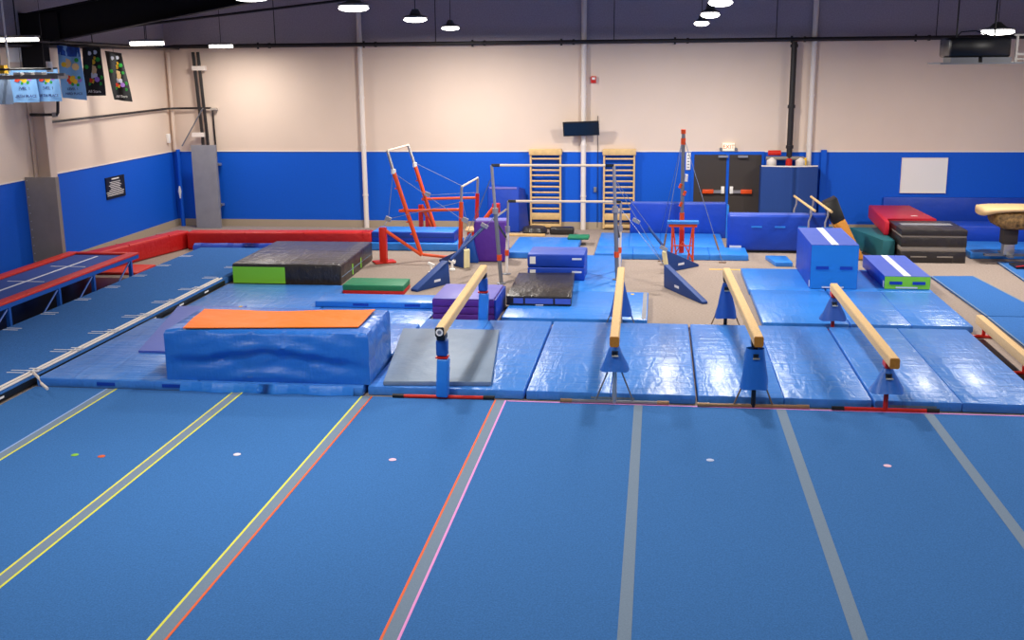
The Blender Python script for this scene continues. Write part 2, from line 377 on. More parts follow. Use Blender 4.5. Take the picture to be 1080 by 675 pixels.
# white wall cabinet left of doors
a = P(726, 170, YB-.06)
t = thing('wall_notice', a, 'narrow white notice plate on the blue wall left of the doors', 'notice')
MB().box(a.x-.06, a.x+.06, YB-.04, YB-.003, P(726, 179, YB).z, P(726, 161, YB).z).bevel(.005).build('plate', 'offw', t)
mb = MB()
for k in range(5): mb.box(a.x-.03, a.x+.03, YB-.043, YB-.0405, a.z-.18+k*.08, a.z-.155+k*.08)
mb.build('print', 'grysteel', t)
# white board
a, b = P(949.5, 203, YB-.04), P(999.5, 167, YB-.04)
t = thing('whiteboard', ((a.x+b.x)/2, YB-.04, a.z), 'plain white board on the blue wall at the right', 'board')
MB().box(a.x, b.x, YB-.04, YB-.003, a.z, b.z).build('panel', 'offw', t)
mb = MB()
for x0, x1, z0, z1 in ((a.x-.015, a.x, a.z, b.z), (b.x, b.x+.015, a.z, b.z), (a.x-.015, b.x+.015, a.z-.015, a.z), (a.x-.015, b.x+.015, b.z, b.z+.015)): mb.box(x0, x1, YB-.05, YB-.003, z0, z1)
mb.build('edge_frame', 'white', t)
# fire riser behind its padded cover
yr = YB-.28
a = P(836, 45, yr); b = P(832, 170, yr)
t = thing('fire_riser', (b.x, yr, 0), 'dark upright fire riser pipe with red valve beside the right white pole', 'pipe')
MB().tube([(b.x, yr, .0), (b.x, yr, zp-.06)], .075, 12).build('riser_pipe', 'pipe_blk', t)
mb = MB()
for z in (3.3, 4.85, 2.25): mb.tube([(b.x, yr, z), (b.x, yr, z+.08)], .1, 12)
each(mb, 'coupling', 'pipe_blk', t)
zz = P(820, 162, yr).z
MB().tube([(b.x-.55, yr-.02, zz+.02), (b.x-.22, yr-.02, zz+.02)], .07, 12).build('red_valve', 'rpaint', t)
MB().tube([(b.x-.6, yr-.02, zz-.12), (b.x+.38, yr-.02, zz-.12)], .05, 10).build('side_pipe', 'board2', t)
for x in (-.45, .3): MB().lathe((b.x+x, yr-.02, zz-.4), [(.07, 0), (.13, .1), (.13, .22), (.05, .3)], 14).build('gauge_body', 'white', t)
MB().tube([(b.x+.42, yr-.05, zz-.3), (b.x+.42, yr-.05, zz-.1)], .035, 8).build('yellow_handle', 'fly', t)
MB().tube([(b.x, yr-.01, zz-.38), (b.x, yr-.01, zz-.12)], .085, 12).build('red_collar', 'rpaint', t)
xa, xb = P(802.5, 190, YB-.5).x, P(862, 190, YB-.5).x
zt = P(830, 176, YB-.6).z
n = 12; pts = []
for k in range(n+1):
    u = k/n; pts.append((xa+(xb-xa)*u, YB-.52-.14*math.sin(math.pi*u)))
ins = [(x, y+.06) for x, y in pts]
mb = MB()
for i in range(n):
    mb.prism([pts[i], pts[i+1], ins[i+1], ins[i]], .01, zt)
mb.box(xa, xa+.05, YB-.46, YB-.07, .01, zt); mb.box(xb-.05, xb, YB-.46, YB-.07, .01, zt)
bmesh.ops.remove_doubles(mb.bm, verts=mb.bm.verts, dist=1e-4)
t = tag(mb.build('riser_pad', 'vdeep'), 'tall navy padded cover around the fire riser, right of the doors', 'padding')
mb = MB()
for i in range(n): mb.prism([(pts[i][0], pts[i][1]-.005), (pts[i+1][0], pts[i+1][1]-.005), ins[i+1], ins[i]], zt+.001, zt+.03)
mb.build('top_edge', 'white', t)
# blue conduit right of pad
a = P(866, 200, YB-.05)
tag(MB().box(a.x-.05, a.x+.09, YB-.1, YB-.003, .21, ZB+.06).build('wall_conduit', 'wblue'), 'blue painted boxed conduit right of the navy padded cover', 'conduit')

# ------------------------------------------------------------------ left corner
yk = YB-.5
xa, xb = P(205, 200, yk).x, P(230, 200, yk).x
ztb = P(212, 153, yk).z
bt = thing('column_board', ((xa+xb)/2, yk, 0), 'tall grey metal guard board in front of the twin pipes in the far left corner', 'board', 'grey guard boards')
MB().box(xa, xb, yk-.02, yk+.02, 0.003, ztb).build('panel', 'board', bt)
MB().box(xb-.02, xb, yk+.021, yk+.09, 0.003, ztb).build('return_side', 'board', bt)
t = thing('twin_pipe', ((xa+xb)/2, yk+.25, 0), 'pair of dark upright pipes with white clamps rising above the corner board', 'pipe')
for px in (207.5, 212.5):
    x = P(px, 110, yk+.25).x
    MB().tube([(x+.1, yk+.25, 0), (x+.1, yk+.25, 2.6), (x, yk+.25, zp-.15)], .045, 10).build('pipe', 'pipe_blk', t)
mb = MB()
for zpx in (72, 142):
    p0 = P(204, zpx, yk+.25); p1 = P(215, zpx, yk+.25)
    mb.box(p0.x-.02, p1.x+.04, yk+.18, yk+.33, p0.z-.06, p0.z+.06)
each(mb, 'clamp', 'white', t)
t = thing('hose_pipe', (XL+.12, 24, 3.5), 'thin dark pipe running along the left wall then down beside the corner board', 'pipe')
zq = Q(70, 127, XL+.1).z
p1 = P(224, 114, YB-.12); p2 = P(232.5, 228, YB-.12)
MB().tube([(XL+.1, 24.0, zq), (XL+.1, YB-.35, p1.z), (XL+.35, YB-.14, p1.z), (p1.x-.05, YB-.12, p1.z), (p1.x, YB-.12, p1.z-.05), (p1.x+.02, YB-.12, 2.0), ], .028, 8).build('pipe', 'pipe_blk', t)
MB().tube([(p1.x+.02, YB-.12, 1.999), (p1.x+.04, YB-.12, .55)], .022, 8).build('lower_pipe', 'grysteel', t)
mb = MB()
for z in (3.3, 1.75, .6): mb.box(p1.x-.05, p1.x+.12, YB-.16, YB-.01, z, z+.06)
each(mb, 'bracket', 'chrome', t)
# dark short pipe on column
p1 = P(32, 121, YR-.2); p2 = P(60, 121, YR-.2); 
t = thing('stub_pipe', p1, 'short dark elbow pipe fixed across the near left column', 'pipe')
MB().tube([p1, p2, P(61, 119, YR-.2), P(61, 105, YR-.2)], .035, 8).build('pipe', 'pipe_blk', t)
MB().obox(P(58, 121, YR-.2), (.08, .1, .1)).build('flange', 'grysteel', t)
# corner pipe and box
x = P(182, 100, YB-.12).x
t = thing('corner_conduit', (XL+.14, YB-.14, 0), 'beige conduit in the far left corner, blue below, with a diagonal strut', 'conduit')
MB().tube([(XL+.12, YB-.12, 2.2), (XL+.12, YB-.12, 4.9)], .05, 10).build('upper_conduit', 'beige', t)
MB().tube([(XL+.2, YB-.12, .0), (XL+.2, YB-.12, 2.2)], .06, 10).build('lower_conduit', 'wblue', t)
p = P(192, 154, YB-.3); q_ = P(214, 114, YB-.3)
MB().tube([p, q_], .02, 8).build('diagonal_strut', 'grysteel', t)
p = P(191, 202, YB-.25)
MB().lathe((XL+.2, YB-.2, p.z-.2), [(.02, 0), (.03, .1), (.05, .2), (.02, .35)], 10).build('valve', 'offw', t)
p = Q(178, 146, XL+.06)
t = tag(MB().box(XL+.003, XL+.1, p.y-.06, p.y+.06, p.z-.13, p.z+.13).bevel(.02).build('wall_sensor', 'offw'), 'small white sensor box on the left wall near the corner', 'sensor')
# near column guard
yb_ = 22.85
xa = XL+.0+.03; 
p0 = P(20, 200, yb_); p1 = P(60.5, 200, yb_)
ztb = P(40, 187, yb_).z
t = thing('column_board', ((p0.x+p1.x)/2, yb_, 0), 'large olive grey riveted guard board at the foot of the near left column', 'board', 'grey guard boards')
bx0, bx1 = XL+.035, P(61.5, 215, 22.85).x
MB().box(bx0, bx1, yb_-.02, yb_+.02, .003, ztb).build('panel', 'board2', t)
MB().box(bx1-.02, bx1, yb_+.021, yb_+.12, .003, ztb).build('return_side', 'board2', t)
mb = MB()
for k in range(12): mb.tube([(bx0+.05, yb_-.03, .15+k*.18), (bx0+.05, yb_-.019, .15+k*.18)], .015, 8)
each(mb, 'rivet', 'chrome', t)
# sign on left wall
q0, q1 = Q(111, 188, XL+.02), Q(130.5, 184, XL+.02)
zs0 = Q(113, 211, XL+.02).z
t = thing('rules_sign', (XL+.02, (q0.y+q1.y)/2, zs0), 'small black notice board with white lines of text on the left wall', 'sign')
ya, yb2 = q0.y, q1.y; zt = q0.z
MB().box(XL+.003, XL+.03, ya, yb2, zs0, zt).build('panel', 'blkpl', t)
text('GYM RULES', 'heading', 'offw', t, (XL+.032, (ya+yb2)/2, zt-.08), .1, (0, -1, 0), (0, 0, 1)) if False else None
mb = MB()
for k in range(9):
    L_ = (yb2-ya)*(.25+.3*random.random()); z = zt-.14-k*(zt-zs0-.18)/9
    mb.box(XL+.031, XL+.033, (ya+yb2)/2-L_, (ya+yb2)/2+L_*.8, z, z+.014)
mb.box(XL+.031, XL+.033, (ya+yb2)/2-.2, (ya+yb2)/2+.2, zt-.07, zt-.04)
mb.build('text_lines', 'offw', t)

# banners
def banner(px, py0, py1, wpx, x, style, label, lines, tilt=0, y=None):
    p = Q(px, (py0+py1)/2, x) if y is None else P(px, (py0+py1)/2, y)
    zt = P(px, py0, p.y).z; zb = P(px, py1, p.y).z
    wd = P(px+wpx, py0, p.y).x-P(px, py0, p.y).x
    t = thing('hanging_banner', (p.x, p.y, zb), label, 'banner', 'competition banners hanging by the left wall')
    N = 14; H_ = zt-zb
    def pt(u, v, off=0):   # u across -.5...5, v down 0..1
        return Vector((p.x+u*wd+tilt*v, p.y+.03*math.sin(u*9+v*4)+.12*u-off, zt-H_*v-.06*(u+.5)*(1 if tilt else 0)))
    mb = MB()
    g0 = [[mb.bm.verts.new(pt(i/8-.5, j/N)) for i in range(9)] for j in range(N+1)]
    g1 = [[mb.bm.verts.new(pt(i/8-.5, j/N, -.008)) for i in range(9)] for j in range(N+1)]
    for g, in ((g0,), (g1,)):
        for j in range(N):
            for i in range(8): mb.bm.faces.new((g[j][i], g[j][i+1], g[j+1][i+1], g[j+1][i]))
    for j in range(N):
        for i in (0, 8): mb.bm.faces.new((g0[j][i], g0[j+1][i], g1[j+1][i], g1[j][i]))
    for i in range(8):
        for j in (0, N): mb.bm.faces.new((g0[j][i], g0[j][i+1], g1[j][i+1], g1[j][i]))
    mb.build('cloth', {'b': 'bannerb', 'bs': 'bannerb', 'k': 'bannerk', 'g': 'vgrey'}[style], t)
    def blob(name, mt, spots, off):
        mb = MB()
        for u, v, r in spots:
            c = pt(u, v, off); rr = r*wd
            mb.poly([c+Vector((rr*math.cos(a_), .12*rr*math.cos(a_), rr*math.sin(a_))) for a_ in [k*math.pi/4 for k in range(8)]],
                    [c+Vector((rr*math.cos(a_), .12*rr*math.cos(a_)-.002, rr*math.sin(a_))) for a_ in [k*math.pi/4 for k in range(8)]])
        mb.build(name, mt, t)
    if style == 'b':
        mb = MB(); us = [-.49, -.25, 0, .25, .49]
        for i in range(4):
            a_, b_ = us[i], us[i+1]
            mb.poly([pt(a_, .01, .004), pt(b_, .01, .004), pt(b_, .2-.05*abs(b_), .004), pt(a_, .2-.05*abs(a_), .004)], [pt(a_, .01, .006), pt(b_, .01, .006), pt(b_, .2-.05*abs(b_), .006), pt(a_, .2-.05*abs(a_), .006)])
        mb.build('dark_header', 'bannerd', t)
        blob('sand_print', 'fls', [(-.15, .33, .22), (.22, .38, .17)], .008)
        blob('yellow_print', 'fly', [(-.25, .36, .12), (.05, .62, .16), (.15, .66, .12)], .011)
        blob('leaf_print', 'leaf', [(-.3, .56, .09), (.33, .58, .08), (.0, .72, .08), (.25, .72, .07), (.3, .25, .1)], .008)
        blob('red_print', 'flr', [(-.18, .62, .16), (-.1, .68, .12)], .013)
        blob('violet_print', 'flp', [(.34, .62, .11)], .010)
        text(lines[0], 'small_text', 'navytx', t, pt(0, .81, .02), wd*.16); text(lines[1], 'large_text', 'navytx', t, pt(0, .9, .02), wd*.15)
    elif style == 'bs':
        blob('yellow_print', 'fly', [(.05, .33, .13), (-.05, .28, .1)], .011); blob('red_print', 'flr', [(-.17, .3, .13)], .013)
        blob('leaf_print', 'leaf', [(-.05, .44, .06), (.2, .42, .06)], .008); blob('violet_print', 'flp', [(.28, .3, .09)], .01)
        text(lines[0], 'small_text', 'navytx', t, pt(0, .6, .02), wd*.17); text(lines[1], 'large_text', 'navytx', t, pt(0, .82, .02), wd*.15)
    elif style == 'k':
        blob('leaf_print', 'leaf', [(.3, .25, .13), (.36, .4, .1), (-.3, .4, .12), (.38, .62, .12), (-.28, .75, .1), (.32, .75, .1)], .005)
        blob('yellow_print', 'fly', [(0, .3, .14), (.08, .22, .1), (-.08, .7, .12)], .007)
        blob('sand_print', 'fls', [(-.05, .46, .26), (.1, .5, .2)], .009)
        blob('white_print', 'wtape', [(-.1, .58, .16), (.1, .58, .14), (-.1, .12, .12), (.15, .1, .12)], .011)
        blob('red_print', 'flr', [(-.2, .68, .13)], .013); blob('violet_print', 'flp', [(.2, .66, .15)], .013)
        text(lines[0], 'large_text', 'offw', t, pt(0, .91, .02), wd*.22)
    MB().tube([pt(-.5, 0), pt(.5, 0)], .015, 6).build('top_rod', 'pipe_blk', t)
    MB().tube([pt(0, 0), pt(0, 0)+Vector((0, 0, .12 if y is None else ZC-.02-pt(0, 0).z))], .006, 5).build('hanging_cord', 'pipe_blk', t)
XBN = -13.1
banner(74.5, 47, 103, 22, XBN, 'b', 'tall light blue banner with flowers, lettered THIRD PLACE, right of the column', ('LEVEL 1', 'THIRD PLACE'), .03)
banner(98.5, 50, 101, 18, XBN, 'k', 'tall black flowered banner hanging between the blue banner and the other black one', ('All Stars',), .0)
banner(121.5, 54, 105, 16, XBN, 'k', 'black flowered banner at the right end of the row, tilted', ('All Stars',), .15)
banner(49, 72, 107, 25, 0, 'bs', 'light blue banner lettered NORTH PLACE behind the hanging rack', ('LEVEL 1', 'NORTH PLACE'), .0, y=22.3)
banner(24, 72, 108, 27, 0, 'bs', 'light blue banner lettered FOURTH PLACE, left of the NORTH PLACE banner', ('LEVEL 1', 'FOURTH PLACE'), .0, y=22.0)
banner(3.5, 76, 110, 13, 0, 'g', 'plain grey banner cut by the left edge of the picture', (), .0, y=21.2)
t = thing('banner_line', (XBN, 24, 4.9), 'dark pipe from which the banners by the left wall hang', 'pipe')
pa = Q(62, 46, XBN); pb = Q(136, 53, XBN)
MB().tube([(XBN-.02, pa.y-1.5, pa.z+.06), (XBN-.02, pb.y+3.0, pb.z+.06)], .035, 8).build('pipe', 'pipe_blk', t)
MB().tube([(XBN-.02, pb.y+1, pb.z+.06), (XBN-.02, pb.y+1, ZC-.01)], .012, 6).build('hanger_rod', 'pipe_blk', t)
# hanging rack (left edge)
yh = 20.6
p0, p1 = P(-30, 78, yh), P(63, 76, yh)
t = thing('hanging_rack', (p1.x, yh, p1.z), 'grey metal rack with pale clutter hanging in front of the blue banners', 'rack')
mb = MB(); mb.box(p0.x, p1.x-.1, yh-.15, yh-.1, p1.z-.12, p1.z-.07); mb.box(p0.x, p1.x-.1, yh+.3, yh+.35, p1.z-.12, p1.z-.07)
mb.box(p0.x, p1.x+.0, yh-.1, yh+.3, p1.z-.13, p1.z-.05); mb.box(p1.x-.25, p1.x+.1, yh-.03, yh+.03, p1.z-.07, p1.z-.02)
mb.build('tray', 'grysteel', t)
mb = MB(); mb.tube([(p0.x, yh-.1, p1.z+.06), (p1.x-.12, yh-.1, p1.z+.06)], .02); mb.build('rail', 'pipe_blk', t)
mb = MB()
for u in (.5, .62, .74): mb.box(p0.x+(p1.x-p0.x)*u, p0.x+(p1.x-p0.x)*(u+.08), yh-.08, yh+.1, p1.z-.08, p1.z+.0)
each(mb, 'pale_box', 'offw', t)
mb = MB(); x = P(8, 60, yh).x; mb.tube([(x, yh, p1.z), (x, yh, ZC-.01)], .02, 8); mb.tube([(p1.x-.2, yh, p1.z), (p1.x-.2, yh, p1.z+.2)], .06, 8); each(mb, 'hanger', 'offw', t)
MB().box(p0.x+.3, p0.x+.72, yh-.05, yh+.1, p1.z-.02, p1.z+.14).build('yellow_box', 'fly', t)
# white paper on the wall
p = Q(19.5, 56, XL+.02)
tag(MB().box(XL+.003, XL+.02, p.y-.45, p.y+.45, p.z-.19, p.z+.19).build('wall_paper_sheet', 'offw'), 'white sheet fixed high on the left wall left of the column', 'notice')
# hanging unit right
yh = 21.5
a = P(1001, 61, yh); b = P(1068, 39, yh)
t = thing('hanging_unit', ((a.x+b.x)/2, yh, a.z), 'dark glossy heating unit hung under the ceiling at the right', 'heater')
MB().box(a.x, b.x, yh, yh+.8, a.z, b.z).bevel(.05, 3).build('housing', 'heat', t)
p = P(990, 68, yh)
mb = MB(); mb.box(p.x, b.x+.6, yh-.1, yh+.9, p.z, p.z+.03); mb.box(a.x+.02, a.x+.5, yh-.05, yh+.5, p.z+.03, p.z+.12); mb.box(b.x-.5, b.x, yh-.05, yh+.5, p.z+.03, p.z+.12)
mb.build('pan', 'grysteel', t)
mb = MB(); mb.box(b.x+.06, b.x+.1, yh-.05, yh, p.z+.03, b.z+.02); mb.box(b.x+.02, b.x+.3, yh-.05, yh, b.z+.02, b.z+.05); mb.box(b.x+.1, b.x+.5, yh, yh+.04, p.z+.15, p.z+.19); mb.box(b.x+.1, b.x+.5, yh, yh+.04, p.z+.07, p.z+.1)
mb.build('side_frame', 'chrome', t)
mb = MB(); mb.tube([(a.x+.2, yh+.4, b.z), (a.x+.2, yh+.4, ZC-.01)], .015, 6); mb.tube([(b.x-.2, yh+.4, b.z), (b.x-.2, yh+.4, ZC-.01)], .015, 6); each(mb, 'hanger_rod', 'pipe_blk', t)
mb = MB(); mb.tube([(a.x+.1, yh+.1, b.z-.02), (a.x+.2, yh+.1, b.z+.1), (a.x+.45, yh+.1, b.z+.12), (a.x+.7, yh+.1, b.z+.03)], .012, 6); mb.build('cable', 'blkpl', t)

# ------------------------------------------------------------------ main exercise floor
YE = 14.58
t = thing('exercise_floor', (0, 8, 0), 'large blue carpeted exercise floor with long taped seams in the foreground', 'exercise floor')
fl = MB().box(-8.98, XR-.4, -2, YE, .001, .02).build('carpet', 'carpet', t)
def strip(xc, wd, left=None, right=None, z=.0205):
    o = MB().box(xc-wd/2, xc+wd/2, -2, YE-.01, z, z+.002).build('seam_tape', 'tape', t)
    for side, mt in ((-1, left), (1, right)):
        if mt:
            x = xc+side*(wd/2+.012)
            MB().box(x-.012, x+.012, -2, YE-.01, z, z+.003).build('edge_line', mt, o)
W_ = 1.9; x0_ = -.19
strip(x0_+0*W_, .115); strip(x0_+1*W_, .125); strip(x0_+2*W_, .125); strip(x0_+3*W_, .125)
strip(x0_-1*W_, .12, 'orange_l', 'pink'); strip(x0_-2*W_, .12, 'yellow', 'orange_l')
strip(x0_-3*W_, .12, 'yellow', 'yellow'); strip(x0_-4*W_, .12, 'lilac', 'yellow')
MB().box(x0_-W_+.1, XR-.5, YE-.05, YE-.02, .021, .024).build('cross_line', 'pink', t)
for px, py, mt, lb in ((79, 480, 'gmark', 'green round floor marker left of the orange one'), (107, 481.5, 'omark', 'orange round floor marker beside the green one'),
                       (250, 479.5, 'mark', 'pale round floor marker between the two yellow edged seams'), (414, 485, 'pmark', 'pale pink round floor marker left of the pink edged seam'),
                       (749, 485.5, 'bmark', 'pale blue round floor marker between the two middle grey seams'), (936, 491.5, 'pmark', 'pinkish round floor marker at the right of the floor')):
    p = F(px, py, .02)
    tag(MB().lathe((p.x, p.y, .0205), [(.042, 0), (.046, .003), (.04, .006)], 20).build('floor_marker', mt), lb, 'floor marker', 'round floor markers')

# ------------------------------------------------------------------ generic padded mats
def quad(a, b, c, d, z):  # four pixel corners (clockwise) -> world xy on plane z
    return [tuple(F(*p, z))[:2] for p in (a, b, c, d)]
def slab(name, xy, z0, z1, mt, label, cat='mat', group=None, bev=.02, seams=0, axis=0, seg=2, root=True, gap=.012):
    """padded mat over a quad (near-left, near-right, far-right, far-left); seams: number of fold lines across axis 0=x 1=y"""
    A, B, Cc, D = [Vector((p[0], p[1], 0)) for p in xy]
    c = (A+B+Cc+D)/4
    t = thing(name, (c.x, c.y, z0), label, cat, group)
    n = seams+1; mb = MB()
    for k in range(n):
        u0, u1 = k/n, (k+1)/n
        if axis == 0: q = [lerp(A, B, u0), lerp(A, B, u1), lerp(D, Cc, u1), lerp(D, Cc, u0)]
        else: q = [lerp(A, D, u0), lerp(B, Cc, u0), lerp(B, Cc, u1), lerp(A, D, u1)]
        m2 = MB().prism(q, z0, z1); m2.bevel(bev, seg)
        me = bpy.data.meshes.new('tmp'); m2.bm.to_mesh(me); mb.bm.from_mesh(me); bpy.data.meshes.remove(me)
    mb.build('pad', mt, t)
    return t
def patch(t, name, a, b, c, d, mt, th=.004):
    """thin applied patch given four world corners, pushed along its normal"""
    a, b, c, d = [Vector(v) for v in (a, b, c, d)]
    n = (b-a).cross(d-a).normalized()
    return MB().poly([a+n*.0008, b+n*.0008, c+n*.0008, d+n*.0008], [a+n*th, b+n*th, c+n*th, d+n*th]).build(name, mt, t)
def handles(t, x0, x1, y, z, xs, w_=.22, h_=.045, mt='vnavy'):
    for x in xs: patch(t, 'handle', (x-w_/2, y, z-h_/2), (x+w_/2, y, z-h_/2), (x+w_/2, y, z+h_/2), (x-w_/2, y, z+h_/2), mt, .012)

ZM = .14
YN, YFM = 14.68, 18.88
XE = [-4.02, -1.76, .60, 2.93, 5.22]
g = 'large blue landing mats under the beams'
names = ['shiny blue landing mat under the left beam and the grey mat', 'blue landing mat under the second beam from the left',
         'blue landing mat under the third beam from the left', 'blue landing mat at the right, under the rightmost tall beam']
for i in range(4):
    x0, x1 = XE[i]+.015, XE[i+1]-.015
    t = slab('landing_mat', [(x0, YN), (x1, YN), (x1, YFM), (x0, YFM)], .003, ZM, 'vblue', names[i], group=g, bev=.025, seams=1, axis=0)
    if i in (1, 3): patch(t, 'maker_label', (x0+.2 if i == 3 else x0+.9, YN, .05), (x0+.8 if i == 3 else x0+1.5, YN, .05), (x0+.8 if i == 3 else x0+1.5, YN, .08), (x0+.2 if i == 3 else x0+.9, YN, .08), 'tape', .003)
t = slab('landing_mat', [(-8.98, 14.62), (-4.06, 14.62), (-4.06, 18.5), (-8.98, 18.5)], .003, ZM, 'vblue', 'wide shiny blue landing mat at the left, under the covered orange topped block', group=g, bev=.025, seams=1, axis=0)
for x in (-7.9, -6.9): patch(t, 'handle', (x-.14, 14.62, .05), (x+.14, 14.62, .05), (x+.14, 14.62, .1), (x-.14, 14.62, .1), 'vnavy', .006)
t = slab('landing_mat', [(-8.98, 18.53), (-6.3, 18.53), (-6.3, 22.12), (-8.98, 22.12)], .003, .05, 'vblue', 'blue landing mat lying in front of the lime panel of the crash mat', group=g, bev=.025)
t = slab('landing_mat', [(-6.28, 18.53), (-4.06, 18.53), (-4.06, 20.8), (-6.28, 20.8)], .003, .05, 'vblue', 'thin blue landing mat under the low bright blue mat', group=g, bev=.025)
# thin violet blue panel left of the block
# big covered block with orange top
bz = .87
bx0, bx1, by0, by1 = F(170, 350, bz).x, F(391, 351, bz).x, 14.72, F(412, 327, bz).y
bxr, bxl = F(411, 327, bz).x, F(210, 325, bz).x
pn = [F(146, 370, ZM+.03), F(188, 323, ZM+.03), F(260, 323, ZM+.03)]
t = thing('panel_mat', (pn[0].x+.3, pn[0].y+.8, ZM+.002), 'thin violet blue panel mat lying left of the covered block', 'mat')
MB().prism([(pn[0].x, pn[0].y), (bx0-.03, pn[0].y), (bx0+.0, by1+.06), (pn[2].x, by1+.06), (pn[2].x, pn[2].y), (pn[1].x, pn[1].y)], ZM+.002, ZM+.035).build('pad', 'vlav', t)
patch(t, 'yellow_tab', (pn[2].x-.12, pn[2].y-.1, ZM+.035), (pn[2].x-.06, pn[2].y-.1, ZM+.035), (pn[2].x-.06, pn[2].y-.02, ZM+.035), (pn[2].x-.12, pn[2].y-.02, ZM+.035), 'fly')
t = thing('pit_block', ((bx0+bx1)/2, (by0+by1)/2, ZM), 'big soft block in a wrinkled blue cover with a bright orange top', 'block')
def cover():
    mb = MB(); N, K = 44, 14
    per = []
    def edge(a, b, n_): return [lerp(a, b, k/n_) for k in range(n_)]
    cs = [Vector((bx0, by0, 0)), Vector((bx1, by0, 0)), Vector((bxr, by1, 0)), Vector((bxl, by1, 0))]
    for i in range(4): per += edge(cs[i], cs[(i+1) % 4], N if i % 2 == 0 else 20)
    nrm = []
    for i in range(len(per)):
        d_ = (per[(i+1) % len(per)]-per[i-1]).normalized(); nrm.append(Vector((d_.y, -d_.x, 0)))
    rows = []
    for k in range(K+1):
        v = k/K; z = ZM+.003+(bz-ZM)*v; row = []
        for i, p in enumerate(per):
            s_ = i/N
            if i < N: q_, ln_ = i/N, 1
            elif i < N+20: q_, ln_ = (i-N)/20, .7
            elif i < 2*N+20: q_, ln_ = (i-N-20)/N, 1
            else: q_, ln_ = (i-2*N-20)/20, .7
            cw = min(1, 5*min(q_, 1-q_))**.7*math.sin(math.pi*min(1, v*1.02))**.6
            sw = v+.16*(2*q_-1)**2
            w1 = 1.5*cw*(.030*math.sin(2*math.pi*(1.55*sw+.1))+.014*math.sin(2*math.pi*(3.4*sw+.25*math.sin(q_*9)))+.010*math.sin(q_*23+9*v)*v+.006*math.sin(q_*41-14*v))
            sag = .02*math.sin(s_*6) if k == K else 0
            row.append(mb.bm.verts.new(p+nrm[i]*(w1-.03*(v > .97))+Vector((0, 0, z-(0 if k < K else 0)))))
        rows.append(row)
    n_ = len(per)
    for a, b in zip(rows, rows[1:]):
        for i in range(n_): mb.bm.faces.new((a[i], a[(i+1) % n_], b[(i+1) % n_], b[i]))
    # rim inset then slightly sunken top
    cen = sum((v.co for v in rows[-1]), Vector())/n_
    inner = [mb.bm.verts.new(Vector((cen.x+(v.co.x-cen.x)*.86, cen.y+(v.co.y-cen.y)*.86, bz+.015))) for v in rows[-1]]
    for i in range(n_): mb.bm.faces.new((rows[-1][i], rows[-1][(i+1) % n_], inner[(i+1) % n_], inner[i]))
    mb.bm.faces.new(inner); mb.bm.faces.new(rows[0][::-1])
    return mb
cover().build('cover', 'vcover', t, sharp=60)
# orange top: pixel corners measured
oq = quad((193, 347), (378, 346), (396, 329), (216, 329), bz+.02)
A_, B_, C_, D_ = [Vector((*p, 0)) for p in oq]
mb = MB(); N = 16
g0 = [[None]*(N+1) for _ in range(N+1)]
for j in range(N+1):
    for i in range(N+1):
        u, v = i/N, j/N; p = lerp(lerp(A_, B_, u), lerp(D_, C_, u), v)
        p.z = bz+.03+.012*math.sin(u*11+v*3)*math.sin(v*4)+.03*(abs(2*u-1)**4)*v
        g0[j][i] = mb.bm.verts.new(p)
for j in range(N):
    for i in range(N): mb.bm.faces.new((g0[j][i], g0[j][i+1], g0[j+1][i+1], g0[j+1][i]))
geo = bmesh.ops.extrude_face_region(mb.bm, geom=mb.bm.faces[:])
bmesh.ops.translate(mb.bm, verts=[e for e in geo['geom'] if isinstance(e, bmesh.types.BMVert)], vec=(0, 0, .012))
mb.build('orange_top', 'orange_v', t, sharp=60)
# loose skirt at foot of the block
sk = [(-6.75+k*.16, 14.55+.03*math.sin(k*1.3)) for k in range(17)]
mb = MB()
for i in range(16): mb.poly([(sk[i][0], sk[i][1], .022), (sk[i+1][0], sk[i+1][1], .022), (sk[i+1][0], 14.615, .13), (sk[i][0], 14.615, .13)],
                            [(sk[i][0], sk[i][1], .034), (sk[i+1][0], sk[i+1][1], .034), (sk[i+1][0], 14.615, .142), (sk[i][0], 14.615, .142)])
bmesh.ops.remove_doubles(mb.bm, verts=mb.bm.verts, dist=1e-4)
mb.build('skirt', 'vblue2', t, sharp=60)

# grey mat on the blue mat
qd = quad((404, 402), (518, 402.5), (526.5, 347.5), (425, 346), ZM+.07)
t = slab('throw_mat', qd, ZM+.003, ZM+.07, 'vgrey', 'flat grey mat lying across under the left beam', bev=.015)

